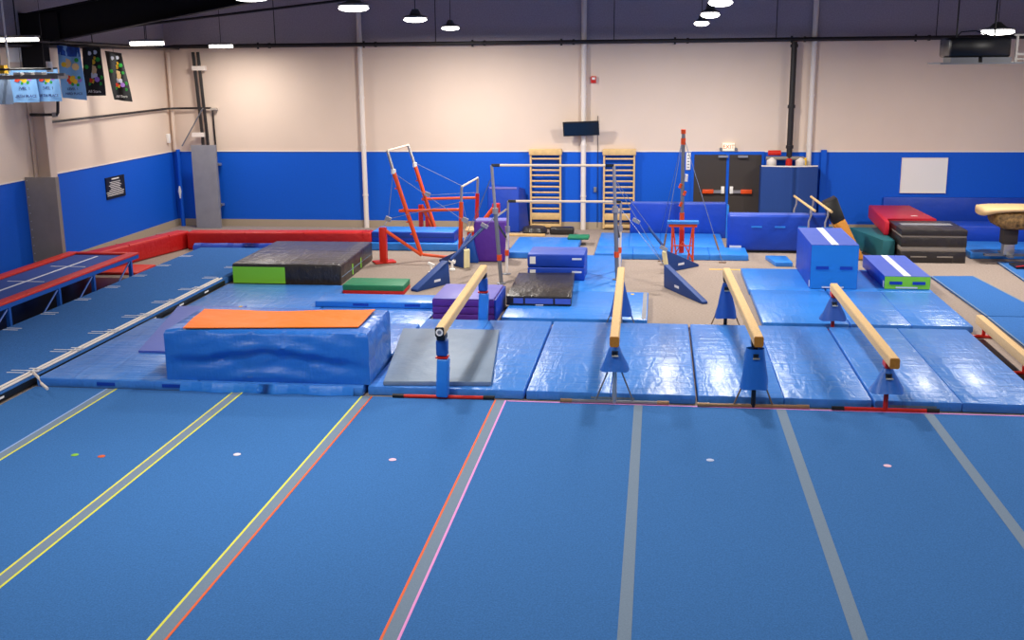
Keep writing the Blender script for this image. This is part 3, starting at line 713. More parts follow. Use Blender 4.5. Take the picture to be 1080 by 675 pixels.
# ------------------------------------------------------------------ balance beams
def beam(p_near, p_far, H, label, style, tall=.14, wd=.125):
    a, b = Vector(p_near), Vector(p_far)
    d = (b-a); d.z = 0; L_ = d.length; d.normalize(); r = Vector((d.y, -d.x, 0))
    t = thing('balance_beam', (*((a+b)/2).xy, 0), label, 'balance beam', 'tan balance beams')
    # rounded body
    prof = []
    for x, z in ((-.5, -.35), (-.38, -.5), (.38, -.5), (.5, -.35), (.5, .38), (.4, .5), (-.4, .5), (-.5, .38)): prof.append((x*wd, z*tall+H-tall/2))
    mb = MB(); A = [a.xy.to_3d()+r*x+Vector((0, 0, z)) for x, z in prof]; B = [b.xy.to_3d()+r*x+Vector((0, 0, z)) for x, z in prof]
    mb.poly(A, B); mb.build('beam_body', 'tan', t)
    endmt = 'blkpl' if style == 'pad' else 'tanend'
    ce = a.xy.to_3d(); 
    mb = MB(); mb.poly([ce-d*.022+r*x*.98+Vector((0, 0, (z-H+tall/2)*.98+H-tall/2)) for x, z in prof], [ce-d*.001+r*x*.98+Vector((0, 0, (z-H+tall/2)*.98+H-tall/2)) for x, z in prof]); e = mb.build('end_cap', endmt, t)
    if style == 'pad':
        c0 = ce-d*.023+Vector((0, 0, H-tall/2))
        MB().tube([c0, c0-d*.006], .05, 20).build('round_badge', 'offw', e)
        MB().tube([c0-d*.0065, c0-d*.009], .028, 16).build('badge_centre', 'grysteel', e)
    zb = H-tall
    for side, off in (('near', 14.575-a.y), ('far', L_-.1)):
        c = ce+d*off; zl = .0
        near = side == 'near'
        ln = .5
        post_mt = {'pad': 'rpaint', 'silver': 'chrome', 'bronze': 'blkpl', 'red': 'rpaint'}[style]
        leg = MB().tube([c+Vector((0, 0, .03)), c+Vector((0, 0, zb))], .032, 12).build('leg', post_mt, t)
        MB().obox(c+Vector((0, 0, zb-.035)), (.12, .2, .07)).bevel(.01).build('clamp', 'blkpl' if style != 'red' else 'rpaint', leg)
        bw = {'pad': .58, 'silver': .6, 'bronze': .6, 'red': .55}[style]
        bar_mt = {'pad': 'rpaint', 'silver': 'grysteel', 'bronze': 'bronze', 'red': 'rpaint'}[style]
        zf = .035 if near else ZM+.04
        if not near and style in ('bronze', 'silver'): pass
        c2 = c.copy()
        ft = MB().tube([c2-r*bw+Vector((0, 0, .045)), c2+r*bw+Vector((0, 0, .045))], .026, 10).build('foot_bar', bar_mt, leg)
        for sg in (-1, 1):
            e0 = c2+r*sg*bw+Vector((0, 0, .045)); MB().tube([e0-r*sg*.02, e0+r*sg*.14], .031, 10).build('rubber_tip', 'blkpl' if style in ('pad', 'red') else 'bronze', leg)
        if style in ('silver', 'bronze'):
            for sg in (-1, 1): MB().tube([c+r*sg*.26+Vector((0, 0, .05)), c+r*sg*.05+Vector((0, 0, zb*.62))], .012, 8).build('brace', 'grysteel' if style == 'silver' else 'bronze', leg)
        if style == 'pad':
            MB().obox(c+Vector((0, 0, .33)), (.17, .15, .56), Matrix.Rotation(math.radians(3), 3, 'Y')).bevel(.03, 3).build('lower_sleeve', 'vblue2', leg)
            MB().obox(c+Vector((0, 0, .76)), (.16, .14, .24)).bevel(.03, 3).build('upper_sleeve', 'bpaint', leg)
            MB().obox(c+Vector((0, 0, .625)), (.17, .15, .02)).build('ring', 'rpaint', leg)
        else:
            hz = {'silver': .5, 'bronze': .3, 'red': .3}[style]; rr = {'silver': .2, 'bronze': .19, 'red': .23}[style]
            if not near: hz = .24
            z1 = zb-.1 if style != 'red' else zb-.09
            mb = MB(); n = 16; rows = []
            for k in range(7):
                v = k/6; rad = rr+((.12 if style == 'bronze' and near else .06)-rr)*v
                rows.append([mb.bm.verts.new(c+r*rad*(1+.06*math.sin(5*q_+k))*math.cos(q_)+d*rad*.75*math.sin(q_)+Vector((0, 0, hz+(z1-hz)*v+.012*math.sin(q_*3)*(k == 0)))) for q_ in (2*math.pi*j/n for j in range(n))])
            for A_, B_ in zip(rows, rows[1:]):
                for i in range(n): mb.bm.faces.new((A_[i], A_[(i+1) % n], B_[(i+1) % n], B_[i]))
            inner = [mb.bm.verts.new(v.co*1.0+Vector((0, 0, .02))+(c+Vector((0, 0, hz))-v.co)*.06) for v in rows[0]]
            top = mb.bm.verts.new(c+Vector((0, 0, z1-.02)))
            for i in range(n): mb.bm.faces.new((rows[0][i], inner[i], inner[(i+1) % n], rows[0][(i+1) % n])); mb.bm.faces.new((inner[i], top, inner[(i+1) % n]))
            mb.build('leg_skirt', 'bpaint' if not near else 'vcover', leg, sharp=50)
            MB().tube([c-d*.07+Vector((0, 0, z1-.06)), c-d*.07+Vector((0, 0, z1-.14))], .045, 10).build('knob', 'blkpl', leg)
            MB().tube([c-d*.115-r*.04+Vector((0, 0, z1-.12)), c-d*.115+r*.05+Vector((0, 0, z1-.12))], .014, 8).build('lever', 'chrome', leg)
    return t
beam((-2.89, 14.4, 0), (-3.01, 19.08, 0), 1.09, 'leftmost tall balance beam, with a round black padded end', 'pad')
beam((-.51, 14.12, 0), (-.585, 19.1, 0), 1.08, 'second tall balance beam from the left, on a silver T foot', 'silver')
beam((1.355, 14.25, 0), (1.22, 19.1, 0), 1.09, 'third tall balance beam, on bronze coloured feet with a blue sleeve', 'bronze')
beam((3.07, 14.22, 0), (3.03, 19.1, 0), .85, 'rightmost tall balance beam, lower than the others, on red legs', 'red')
# low beam at the right
a = F(1033, 332, .32); b = F(1093, 383, .32)
t = thing('low_balance_beam', (*((a+b)/2).xy, 0), 'low floor balance beam on red T feet at the right edge', 'balance beam', 'tan balance beams')
d = (b-a).normalized(); r = Vector((-d.y, d.x, 0))
mb = MB(); mb.poly([a-r*.06+Vector((0, 0, -.15)), a+r*.06+Vector((0, 0, -.15)), a+r*.06, a-r*.06], [b-r*.06+Vector((0, 0, -.15)), b+r*.06+Vector((0, 0, -.15)), b+r*.06, b-r*.06]); mb.bevel(.015); mb.build('beam_body', 'tan', t)
for off in (.35, (b-a).length-.5):
    c = a+d*off; c.z = 0
    lg = MB().tube([c+Vector((0, 0, .04)), c+Vector((0, 0, .175))], .03, 10).build('leg', 'rpaint', t)
    MB().obox(c+Vector((0, 0, .03)), (.55, .07, .045)).bevel(.01).build('foot_bar', 'rpaint', lg)

# ------------------------------------------------------------------ rod floor runway on the left
ZR = .15
rx0, rx1 = -11.2, -9.06
t = thing('tumbling_strip', ((rx0+rx1)/2, 17, 0), 'long raised blue tumbling strip along the left side of the hall', 'tumbling strip')
MB().box(rx0, rx1, 6.5, 26.0, .02, ZR).bevel(.01).build('carpet_top', 'runway', t)
MB().box(rx1+.001, rx1+.02, 6.5, 22.1, .03, ZR-.03).build('dark_side', 'blkpl', t)
mb = MB()
for k in range(11): mb.box(rx1+.021, rx1+.024, 8.8+k*1.22, 9.0+k*1.22, .065, .095)
each(mb, 'side_label', 'offw', t)
mb = MB()
for k in range(13):
    y = 10.0+k*1.22
    for dy in (-.06, .06): mb.box(rx1-.5, rx1-.22, y+dy-.015, y+dy+.015, ZR+.0005, ZR+.003); mb.box(rx0+.02, rx0+.3, y+dy-.015+.1, y+dy+.015+.1, ZR+.0005, ZR+.003)
mb.build('tape_mark', 'wtape', t)
t = thing('edge_tubing', (rx1-.08, 16, ZR), 'pair of white tubes strapped along the edge of the left tumbling strip', 'tubing')
MB().tube([(rx1-.03, 6.6, ZR+.022), (rx1-.03, 22.05, ZR+.022)], .018, 8).build('tube', 'white', t)
MB().tube([(rx1-.11, 6.6, ZR+.022), (rx1-.11, 22.05, ZR+.022)], .018, 8).build('tube', 'white', t)
MB().tube([(rx1-.04, 14.75, ZR+.06), (rx1+.15, 14.7, .25), (rx1+.25, 14.4, .16), (rx1+.3, 14.2, .06)], .035, 8).build('loose_end', 'white', t) if False else None
mb = MB()
for k in range(13):
    y = 9.9+k*1.22
    if y > 22: break
    for dy in (0, .12): mb.box(rx1-.19, rx1+.03, y+dy, y+dy+.04, ZR+.041, ZR+.046)
each(mb, 'strap', 'wtape', t)
pp = [F(35, 393, .22), F(40, 398, .22), F(44, 405, .2), F(50, 410, .17)]
MB().tube(pp, .022, 8).build('loose_end', 'white', t)
# end platform of the strip
tag(slab('floor_mat', [(-9.0, 25.55), (-7.3, 25.55), (-7.3, 26.3), (-9.0, 26.3)], .003, .15, 'runway', 'blue carpeted mat between the strip end and the red barrier'), 'blue carpeted mat between the tumbling strip end and the red barrier', 'mat')

# trampoline
zt_ = .52
fr = F(152, 268, zt_); fl_ = F(74, 267, zt_)
tx1, tx0, ty1, ty0 = -11.32, -12.98, 22.95, 12.5
t = thing('long_trampoline', ((tx0+tx1)/2, 18, 0), 'long trampoline with red padded edges and blue legs at the left edge', 'trampoline')
MB().box(tx0+.22, tx1-.22, ty0+.3, ty1-.12, zt_-.03, zt_-.02).build('bed', 'tramp', t)
MB().box(tx1-.24, tx1, ty0, ty1, zt_-.02, zt_+.03).bevel(.02).build('edge_pad', 'redp', t)
MB().box(tx0, tx0+.24, ty0, ty1, zt_-.02, zt_+.03).bevel(.02).build('edge_pad', 'redp', t)
MB().box(tx0+.241, tx1-.241, ty1-.14, ty1, zt_-.02, zt_+.03).bevel(.02).build('edge_pad', 'redp', t)
mb = MB(); xc = (tx0+tx1)/2
mb.box(xc-.03, xc+.03, ty0+.4, ty1-.3, zt_-.0195, zt_-.017)
for y in (15, 16.6, 18.2, 19.8, 21.4): mb.box(tx0+.45, tx1-.45, y-.02, y+.02, zt_-.0195, zt_-.016)
mb.build('white_line', 'wtape', t)
mb = MB(); mb.box(tx1-.1, tx1-.02, ty0, ty1, zt_-.1, zt_-.021); mb.box(tx0+.02, tx0+.1, ty0, ty1, zt_-.1, zt_-.021); mb.box(tx0+.1, tx1-.1, ty1-.1, ty1-.02, zt_-.1, zt_-.031)
each(mb, 'frame', 'bpaint', t)
for y in (13.6, 15.9, 17.9, 19.6, 20.95, 22.6):
    for x, sg in ((tx1-.06, -1), (tx0+.06, 1)):
        lg = MB().box(x-.035, x+.035, y-.035, y+.035, .003, zt_-.1).build('leg', 'bpaint', t)
        MB().tube([(x, y-.02, zt_-.12), (x, y-.6, .05)], .02, 6).build('brace', 'bpaint', lg)
mb = MB(); mb.box(tx1-.09, tx1-.03, ty0, ty1-.2, .003, .04); mb.build('floor_rail', 'bpaint', t)
tag(MB().box(tx0+.2, tx1-.12, 12, 22.7, .002, .015).build('black_sheet', 'blkpl'), 'flat black sheet on the floor under the long trampoline', 'floor sheet')  # thin black sheet covering the floor beneath the trampoline

# red barrier pads
def bar_pad(name, a, b, w_, h, mt, label, z0=.003):
    a, b = Vector((a[0], a[1], 0)), Vector((b[0], b[1], 0)); d = (b-a).normalized(); n = Vector((-d.y, d.x, 0))*w_
    t = thing(name, (*((a+b)/2).xy, z0), label, 'padding', 'red foam barriers round the strip end')
    mb = MB().prism([a, b, b+n, a+n], z0, h); mb.bevel(.05, 3); mb.build('pad', mt, t)
    mb = MB()
    L_ = (b-a).length; k = 1
    while k*1.5 < L_: 
        c = a+d*(k*1.5); mb.prism([c-n*.004, c+d*.012-n*.004, c+d*.012+n*1.004, c+n*1.004], z0+.02, h+.003); k += 1
    mb.build('seam', mt, t)
    return t
bar_pad('barrier_pad', (-11.75, 26.45), (-7.05, 26.75), .45, .45, 'red', 'long red foam barrier across the far end of the left tumbling strip')
bar_pad('barrier_pad', (-12.62, 23.0), (-11.78, 26.75), .4, .45, 'red', 'slanting red foam barrier between the trampoline and the far corner')
tag(slab('throw_mat', [(-12.45, 23.05), (-11.5, 23.1), (-11.5, 24.1), (-12.2, 24.1)], .003, .06, 'redp', 'x'), 'small flat red pad on the floor at the far end of the trampoline', 'mat')
mb = MB(); n = 24
lo = []; hi = []
pts = [(-11.5+k*.17, 26.36+.01*k+.03*math.sin(k*1.7)) for k in range(n)]
mb = MB()
for i in range(n-1): mb.poly([(pts[i][0], pts[i][1]-.16, .003+.15*0), (pts[i+1][0], pts[i+1][1]-.16, .003), (pts[i+1][0], pts[i+1][1]-.02, .003), (pts[i][0], pts[i][1]-.02, .003)],
                             [(pts[i][0], pts[i][1]-.14, .13), (pts[i+1][0], pts[i+1][1]-.14, .13), (pts[i+1][0], pts[i+1][1]-.03, .2), (pts[i][0], pts[i][1]-.03, .2)])
bmesh.ops.remove_doubles(mb.bm, verts=mb.bm.verts, dist=1e-4)
tag(mb.build('rolled_tarp', 'vnavy', sharp=60), 'crumpled dark blue cloth roll at the foot of the long red barrier', 'tarp')

# ------------------------------------------------------------------ black landing mat with lime panel
bh = .44
def box_thing(name, x0, x1, y0, y1, z0, z1, mt, label, cat='mat', top=None, bev=.025, group=None, topname='top_cover'):
    t = thing(name, ((x0+x1)/2, (y0+y1)/2, z0), label, cat, group)
    zt2 = z1-.012 if top else z1
    MB().box(x0, x1, y0, y1, z0, zt2).bevel(bev, 3).build('body', mt, t)
    if top: MB().box(x0+.004, x1-.004, y0+.004, y1-.004, z1-.04, z1).bevel(.015, 2).build(topname, top, t)
    return t
qa = [(-8.95, 22.3), (-6.56, 22.3), (-6.66, 25.35), (-9.0, 25.3)]
t = slab('crash_mat', qa, .003, bh, 'vblk', 'thick charcoal crash mat with a lime green panel on its front', bev=.04, seg=3)
cc = [Vector((*p, 0)) for p in qa]; ce = sum(cc, Vector())/4
MB().prism([ce+(p-ce)*.985 for p in cc], bh-.03, bh+.008).bevel(.015).build('top_cover', 'vgrytop', t)
patch(t, 'lime_panel', (-8.93, 22.3, .03), (-7.78, 22.3, .03), (-7.78, 22.3, bh-.06), (-8.93, 22.3, bh-.06), 'lime', .006)
patch(t, 'side_seam', (-6.558, 22.35, .17), (-6.655, 25.3, .17), (-6.655, 25.3, .185), (-6.558, 22.35, .185), 'tape', .004)
for y in (23.3, 24.1): x = -6.56-(y-22.3)/3.05*.1; patch(t, 'green_tab', (x, y, .05), (x-.002, y+.07, .05), (x-.002, y+.07, .28), (x, y, .28), 'lime', .004)

# green over red folding mat
qd = quad((358, 302.5), (424, 302.5), (430.5, 295.5), (367, 295.5), .2)
qd = [(qd[0][0], 21.45), (qd[1][0], 21.45), (qd[2][0], 22.2), (qd[3][0], 22.2)]
t = slab('folding_mat', qd, .085, .2, 'green', 'green topped folding mat with a red underside, lying beside the crash mat', bev=.012, seg=2)
cc = [Vector((*p, 0)) for p in qd]
MB().prism(cc, .003, .083).bevel(.01).build('red_underside', 'red', t)
for o in (t,): pass

# low blue mat between
qd = quad((328, 320), (459, 321), (470, 309.5), (345, 307.5), .17)
x0, x1 = qd[0][0], qd[1][0]
y0 = F(400, 325, .05).y; y1 = 20.75
tl = slab('low_mat', [(x0, y0), (x1-.04, y0), (x1-.04, y1), (x0+.0, y1)], .052, .17, 'vblue2', 'low bright blue mat lying in front of the green topped folding mat', bev=.02)
for x in (x0+.9, x0+1.9): patch(tl, 'handle', (x-.15, y0, .09), (x+.15, y0, .09), (x+.15, y0, .135), (x-.15, y0, .135), 'vnavy', .006)

# purple folded mat under left beam
qd = quad((461, 313), (502, 314), (524, 300), (475, 298), .42)
y0 = F(480, 331, ZM).y
xa, xb = F(461, 330, .05).x, F(503, 331, .05).x
t = thing('folded_mat', ((xa+xb)/2, y0+.6, .003), 'purple folded panel mat with lavender top, behind the left beam', 'mat')
for k in range(3): MB().box(xa, xb+.38, y0, y0+1.35, .003+k*.135, .133+k*.135).bevel(.02, 2).build('fold_panel', 'purple' if k < 3 else 'purpt', t)
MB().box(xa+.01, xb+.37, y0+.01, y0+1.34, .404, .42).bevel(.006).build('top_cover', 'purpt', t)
MB().box(xb+.382, xb+.42, y0+.02, y0+1.33, .003, .4).bevel(.01).build('blue_side', 'vnavy', t)

# ------------------------------------------------------------------ centre mats
y1_ = F(600, 308, .1).y; y2_ = 19.2; y0_ = 25.75
def xat(px, py, z=.1): return F(px, py, z).x
xa1, xb1 = -2.72, -.72
t = slab('landing_mat', [(xa1, y2_), (-.12, y2_), (-.12, y1_), (xa1, y1_)], .003, .12, 'vblue2', 'bright blue mat under the black topped box, between the first two beams', group='blue mats in the middle of the hall', bev=.02)
patch(t, 'grey_edge', (-.22, y2_+.05, .12), (-.14, y2_+.05, .12), (-.14, y1_-.05, .12), (-.22, y1_-.05, .12), 'board', .003)
patch(t, 'yellow_tab', (-.46, y1_-.25, .12), (-.4, y1_-.25, .12), (-.4, y1_-.17, .12), (-.46, y1_-.17, .12), 'fly', .004)
ya_, yb_2 = y1_+.02, y0_
t = slab('landing_mat', [(-2.74, ya_), (-.72, ya_), (-.78, yb_2), (-2.74, yb_2)], .003, .12, 'vblue2', 'bright blue mat under the stacked blue blocks, inside the silver bars', group='blue mats in the middle of the hall', bev=.02)
patch(t, 'maker_logo', (-2.68, ya_+.3, .12), (-2.46, ya_+.3, .12), (-2.4, ya_+.55, .12), (-2.62, ya_+.55, .12), 'wtape', .003)
p0, p1 = F(535, 268, .1), F(607, 268, .1); yt = F(570, 252, .1).y
t = slab('landing_mat', [(p0.x, yb_2+.1), (p1.x, yb_2+.1), (p1.x, yt), (p0.x, yt)], .003, .15, 'vblue2', 'bright blue mat behind the stacked blue blocks, toward the left wall bars', group='blue mats in the middle of the hall', bev=.02)
t = thing('green_mat_edge', (0, 0, 0), '', '') if False else None
p = F(618, 258, .05)
tag(MB().box(F(600, 256).x, F(622, 256).x, p.y+.1, p.y+.6, .153, .22).bevel(.02).build('folding_mat', 'green'), 'green mat peeping out behind the stacked blue blocks', 'mat')

# blue foam blocks stack
x0 = F(556, 296, .12).x; x1 = F(616.5, 296, .12).x; yf = F(590, 297, .12).y+.12
for k, lb in enumerate(('lower of the two stacked royal blue foam blocks behind the black topped box', 'upper royal blue foam block, with a lavender blue top and a white label')):
    z0 = .122+k*.275; z1 = z0+.27
    t = thing('foam_block', ((x0+x1)/2, yf+.5, z0), lb, 'block', 'stacked royal blue blocks')
    MB().box(x0, x1, yf, yf+.95, z0, z1).bevel(.025, 3).build('body', 'vnavy', t)
    if k: MB().box(x0+.01, x1-.01, yf+.01, yf+.94, z1-.02, z1+.006).bevel(.01).build('top_cover', 'vlav', t)
    patch(t, 'white_label', (x0+.05, yf, z0+.07), (x0+.17, yf, z0+.07), (x0+.17, yf, z1-.05), (x0+.05, yf, z1-.05), 'offw', .003)
    patch(t, 'maker_mark', (x1-.26, yf, z0+.16), (x1-.06, yf, z0+.16), (x1-.06, yf, z0+.2), (x1-.26, yf, z0+.2), 'wtape', .003)
# black topped box
qd = quad((534, 312), (603, 312), (606, 287.5), (547, 287.5), .3)
qd[0] = (qd[0][0], min(qd[0][1], qd[1][1])); qd[1] = (qd[1][0], qd[0][1])
t = slab('folding_mat', qd, .123, .30, 'vblk', 'black folding mat box with lavender panels on its front edge', bev=.015, seg=2)
x0, x1, yf = qd[0][0], qd[1][0], qd[0][1]
for u0, u1 in ((.11, .26), (.29, .72), (.75, .99)): patch(t, 'front_panel', (x0+(x1-x0)*u0, yf, .16), (x0+(x1-x0)*u1, yf, .16), (x0+(x1-x0)*u1, yf, .26), (x0+(x1-x0)*u0, yf, .26), 'vlav', .006)
patch(t, 'white_tag', (x0+(x1-x0)*.45, yf, .125), (x0+(x1-x0)*.57, yf, .125), (x0+(x1-x0)*.57, yf, .145), (x0+(x1-x0)*.45, yf, .145), 'offw', .004)

# blue folded mats behind the orange bars
xa, xb = F(395, 262).x, F(482, 262).x
y0 = 26.7
for k, (z0, z1, dx, mt, lb) in enumerate(((.003, .2, 0, 'vblue2', 'lower bright blue mat behind the orange bars'), (.203, .46, .05, 'vnavy', 'upper blue folded mat, with lighter top, behind the orange bars'))):
    t = thing('folded_mat', ((xa+xb)/2, y0+.6, z0), lb, 'mat', 'blue mats stacked behind the orange bars')
    MB().box(xa-.06+dx, xb+.1-dx*2, y0+.1*k, y0+1.0, z0, z1).bevel(.03, 3).build('body', mt, t)
    if k:
        MB().box(xa-.04+dx, xb+.08-dx*2, y0+.12, y0+.98, z1-.02, z1+.005).bevel(.01).build('top_cover', 'vblue2', t)
        MB().box(xa-.06+dx, xb+.1-dx*2, y0+.095, y0+.103, z0+.12, z0+.135).build('fold_seam', 'vdeep', t)
# purple upright panel
yv = 25.3
xa, xb = P(500, 270, yv).x, P(534.5, 270, yv).x
zt = P(515, 233, yv).z
t = thing('upright_mat', ((xa+xb)/2, yv+.15, 0.003), 'purple padded block standing on end between the two sets of bars', 'block')
MB().box(xa, xb, yv, yv+.5, .003, zt).bevel(.05, 3).build('body', 'purple', t)
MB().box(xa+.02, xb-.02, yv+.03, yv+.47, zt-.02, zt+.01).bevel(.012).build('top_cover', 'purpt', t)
# blue slab against wall
yv = YB-.75
xa, xb = P(514, 230, yv).x, P(547, 230, yv).x; zt = P(530, 197, yv).z
t = thing('upright_mat', ((xa+xb)/2, yv, .003), 'royal blue padded slab standing against the wall left of the wall bars', 'block')
mb = MB(); mb.poly([(xa, yv, .003), (xb, yv, .003), (xb+.25, yv+.55, .003), (xa, yv+.55, .003)], [(xa, yv+.1, zt), (xb, yv+.1, zt), (xb+.12, yv+.65, zt-.12), (xa, yv+.65, zt)]); mb.bevel(.04, 3); mb.build('body', 'vnavy', t)
patch(t, 'violet_edge', (xa+.06, yv+.09, zt-.07), (xb-.06, yv+.09, zt-.07), (xb-.06, yv+.097, zt-.02), (xa+.06, yv+.097, zt-.02), 'purpt', .01)
# black bag / roll
a = F(548, 246, 0); b = F(606, 246, 0)
t = thing('equipment_bag', (*((a+b)/2).xy, .003), 'low black bag and rolled mat lying on the floor below the left wall bars', 'bag')
yb3 = a.y-.12
mb = MB(); mb.lathe((a.x+.42, yb3+.05, .003), [(.3, 0), (.36, .08), (.3, .19), (.12, .22)], 18); mb.build('bag', 'vblk', t)
MB().box(a.x+.84, b.x, yb3-.12, yb3+.18, .003, .2).bevel(.05, 3).build('rolled_mat', 'vblk', t)

# ------------------------------------------------------------------ standing mats at the doors
ys = 29.2
xa, xb = P(664.5, 230, ys).x, P(766, 230, ys).x; zt = P(715, 214.5, ys).z
t = thing('upright_mat', ((xa+xb)/2, ys, .003), 'wide navy mat standing on edge left of the doors, behind the end-on bar', 'mat')
MB().box(xa, xb, ys, ys+.3, .003, zt).bevel(.03, 3).build('body', 'vnavy', t)
MB().box(xa+.02, xb-.02, ys+.01, ys+.29, zt-.015, zt+.012).bevel(.01).build('top_edge', 'vlav', t)
MB().box(xb+.001, xb+.06, ys+.02, ys+.3, .003, zt-.05).build('side_strip', 'vblue2', t)
ys2 = 27.0
xa, xb = P(767.5, 250, ys2).x, P(874, 250, ys2).x; zt = P(820, 227, ys2).z
t = thing('upright_mat', ((xa+xb)/2, ys2, .06), 'long royal blue mat standing on edge in front of the doors and padded cover', 'mat')
MB().box(xa, xb, ys2, ys2+.45, .06, zt).bevel(.06, 4).build('body', 'vnavy', t)
MB().box(xa+.04, xb-.04, ys2+.04, ys2+.41, zt-.02, zt+.01).bevel(.015, 2).build('top_edge', 'vlav', t)
mb = MB()
for k in range(4): x = xa+.55+k*.55; mb.box(x, x+.25, ys2-.012, ys2-.001, .62, .66)
each(mb, 'handle', 'vblue2', t)
patch(t, 'maker_label', (xa+.05, ys2, .1), (xa+.33, ys2, .1), (xa+.33, ys2, .18), (xa+.05, ys2, .18), 'wtape', .003)
MB().box(xa+.3, xb-.1, ys2+.1, ys2+.4, .003, .059).build('dark_gap', 'blkpl', t)  # black filler standing in for the shaded gap under the mat
p0, p1 = F(627, 271, .05), F(766, 272, .05)
t = slab('landing_mat', [(p0.x, p0.y), (p1.x+.5, p0.y), (p1.x+.5, 26.95), (p0.x, 26.95)], .003, .14, 'vblue2', 'long bright blue mat on the floor in front of the navy standing mat', group='blue mats in the middle of the hall', seams=3, bev=.02)
t2 = slab('landing_mat', [(p0.x, 26.99), (p1.x+.02, 26.99), (p1.x+.02, 29.1), (p0.x, 29.1)], .003, .14, 'vblue2', 'bright blue mat tucked against the navy standing mat', group='blue mats in the middle of the hall', seams=3, bev=.02)
p0, p1 = F(818, 279, .05), F(836, 279, .05)
slab('low_mat', [(p0.x, p0.y), (p1.x, p0.y), (p1.x-.05, p0.y+.9), (p0.x-.15, p0.y+.9)], .003, .1, 'vblue2', 'small blue mat on the floor left of the tall blue block', bev=.015)

# ------------------------------------------------------------------ right hand mats and blocks
gr = 'blue mats under the blocks at the right'
za = .12
ym = F(840, 306, za).y; yn = F(840, 336, za).y; yfar = F(800, 283, za).y
xl, xm1 = F(803, 336, za).x, F(880, 335, za).x
xr1 = F(1028, 337, za).x
slab('landing_mat', [(xl, 19.2), (3.35, 19.2), (3.35, ym), (xl, ym)], .003, za, 'vblue2', 'blue mat in front of the tall blue block, left half of the near pair', group=gr, bev=.025)
t = slab('landing_mat', [(3.37, 19.2), (5.4, 19.2), (5.4, ym), (3.37, ym)], .003, za, 'vblue', 'shiny blue mat in front of the green fronted block', group=gr, bev=.025, seams=1)
xl2 = F(798, 305, za).x
slab('landing_mat', [(xl-.02, ym+.02), (3.35, ym+.02), (3.35, yfar), (xl-.02, yfar)], .003, za, 'vblue2', 'blue mat beneath the tall blue block', group=gr, bev=.025)
slab('landing_mat', [(3.37, ym+.02), (5.4, ym+.02), (5.4, yfar), (3.37, yfar)], .003, za, 'vblue2', 'blue mat beneath the green fronted block', group=gr, bev=.025)
def strip_block(x0, x1, y0, y1, z0, z1, front, label, side='vnavy', top='vlav', mark=True):
    t = thing('foam_block', ((x0+x1)/2, (y0+y1)/2, z0), label, 'block', 'foam blocks with a white stripe on top')
    MB().box(x0, x1, y0, y1, z0, z1-.004).bevel(.012, 2).build('body', side, t)
    MB().box(x0+.005, x1-.005, y0+.002, y1-.005, z1-.012, z1).bevel(.004, 1).build('top_cover', top, t)
    patch(t, 'front_cover', (x0+.008, y0, z0+.008), (x1-.008, y0, z0+.008), (x1-.008, y0, z1-.012), (x0+.008, y0, z1-.012), front, .006)
    xc = (x0+x1)/2
    patch(t, 'white_stripe', (xc-.07, y0, z1), (xc+.07, y0, z1), (xc+.07, y1-.01, z1), (xc-.07, y1-.01, z1), 'wtape', .003)
    zz = z0+(z1-z0)*.48
    for u in (.25, .75):
        x = x0+(x1-x0)*u; patch(t, 'handle', (x-.12, y0-.007, zz-.03), (x+.12, y0-.007, zz-.03), (x+.12, y0-.007, zz+.03), (x-.12, y0-.007, zz+.03), 'vnavy', .012)
    patch(t, 'maker_label', (xc-.22, y0-.007, z0+.02), (xc+.2, y0-.007, z0+.02), (xc+.2, y0-.007, z0+.05), (xc-.22, y0-.007, z0+.05), 'wtape', .003)
    patch(t, 'corner_tag', (x0, y0+.1, z0+.03), (x0, y0+.02, z0+.03), (x0, y0+.02, z0+.16), (x0, y0+.1, z0+.16), 'offw', .003)
    return t
pA = F(853.5, 304.5, za); pB = F(903, 304.5, za)
yb = pA.y; zt = za+.003
# top height
def height_at(p, py):
    lo, hi = 0, 6
    for _ in range(40):
        mid = (lo+hi)/2; v = Vector((p.x, p.y, mid-HC)); yy = 337.5-FPX*v.dot(CU)/v.dot(CF)
        if yy > py: lo = mid
        else: hi = mid
    return lo
h1 = height_at(pA, 258)
strip_block(pA.x, pB.x, yb, F(842, 240, h1).y, za+.003, h1, 'vfront', 'tall bright blue foam block with a white stripe on its violet top')
pA = F(932, 305, za); pB = F(980, 305, za); h2 = height_at(pA, 291)
strip_block(pA.x, pB.x, pA.y, F(915, 269, h2).y, za+.003, h2, 'lime', 'low blue foam block with a lime green front and white stripe')
# black stack
pA = F(951, 279, 0); pB = F(1018, 278, 0); yq = pB.y; h3 = height_at(pB, 243)
y2 = F(1000, 233, h3).y
cols = [('vblk', .27), ('board2', .12), ('vblk', .22), ('board2', .05), ('vblk', .14)]
tot = sum(c_[1] for c_ in cols); z = .003
t = thing('block_stack', ((pA.x+pB.x)/2, (yq+y2)/2, 0.003), 'big black foam block with grey bands, right of the green fronted block', 'block')
for i, (mt_, hh) in enumerate(cols):
    hh = hh/tot*(h3-.003)
    MB().box(pA.x+(.01 if i % 2 else 0), pB.x-(.01 if i % 2 else 0), yq+(.01 if i % 2 else 0), y2, z+.001, z+hh-.001).bevel(.012, 2).build('grey_band' if i % 2 else 'black_layer', mt_, t)
    z += hh
for u in (.3, .7):
    xk = pA.x+(pB.x-pA.x)*u
    patch(t, 'handle', (xk-.2, yq, .13), (xk+.15, yq, .13), (xk+.15, yq, .16), (xk-.2, yq, .16), 'board2', .012)
patch(t, 'grey_stripe', (pA.x+.15, (yq+y2)/2, h3), (pB.x-.15, (yq+y2)/2, h3), (pB.x-.15, (yq+y2)/2+.3, h3), (pA.x+.15, (yq+y2)/2+.3, h3), 'board', .003)
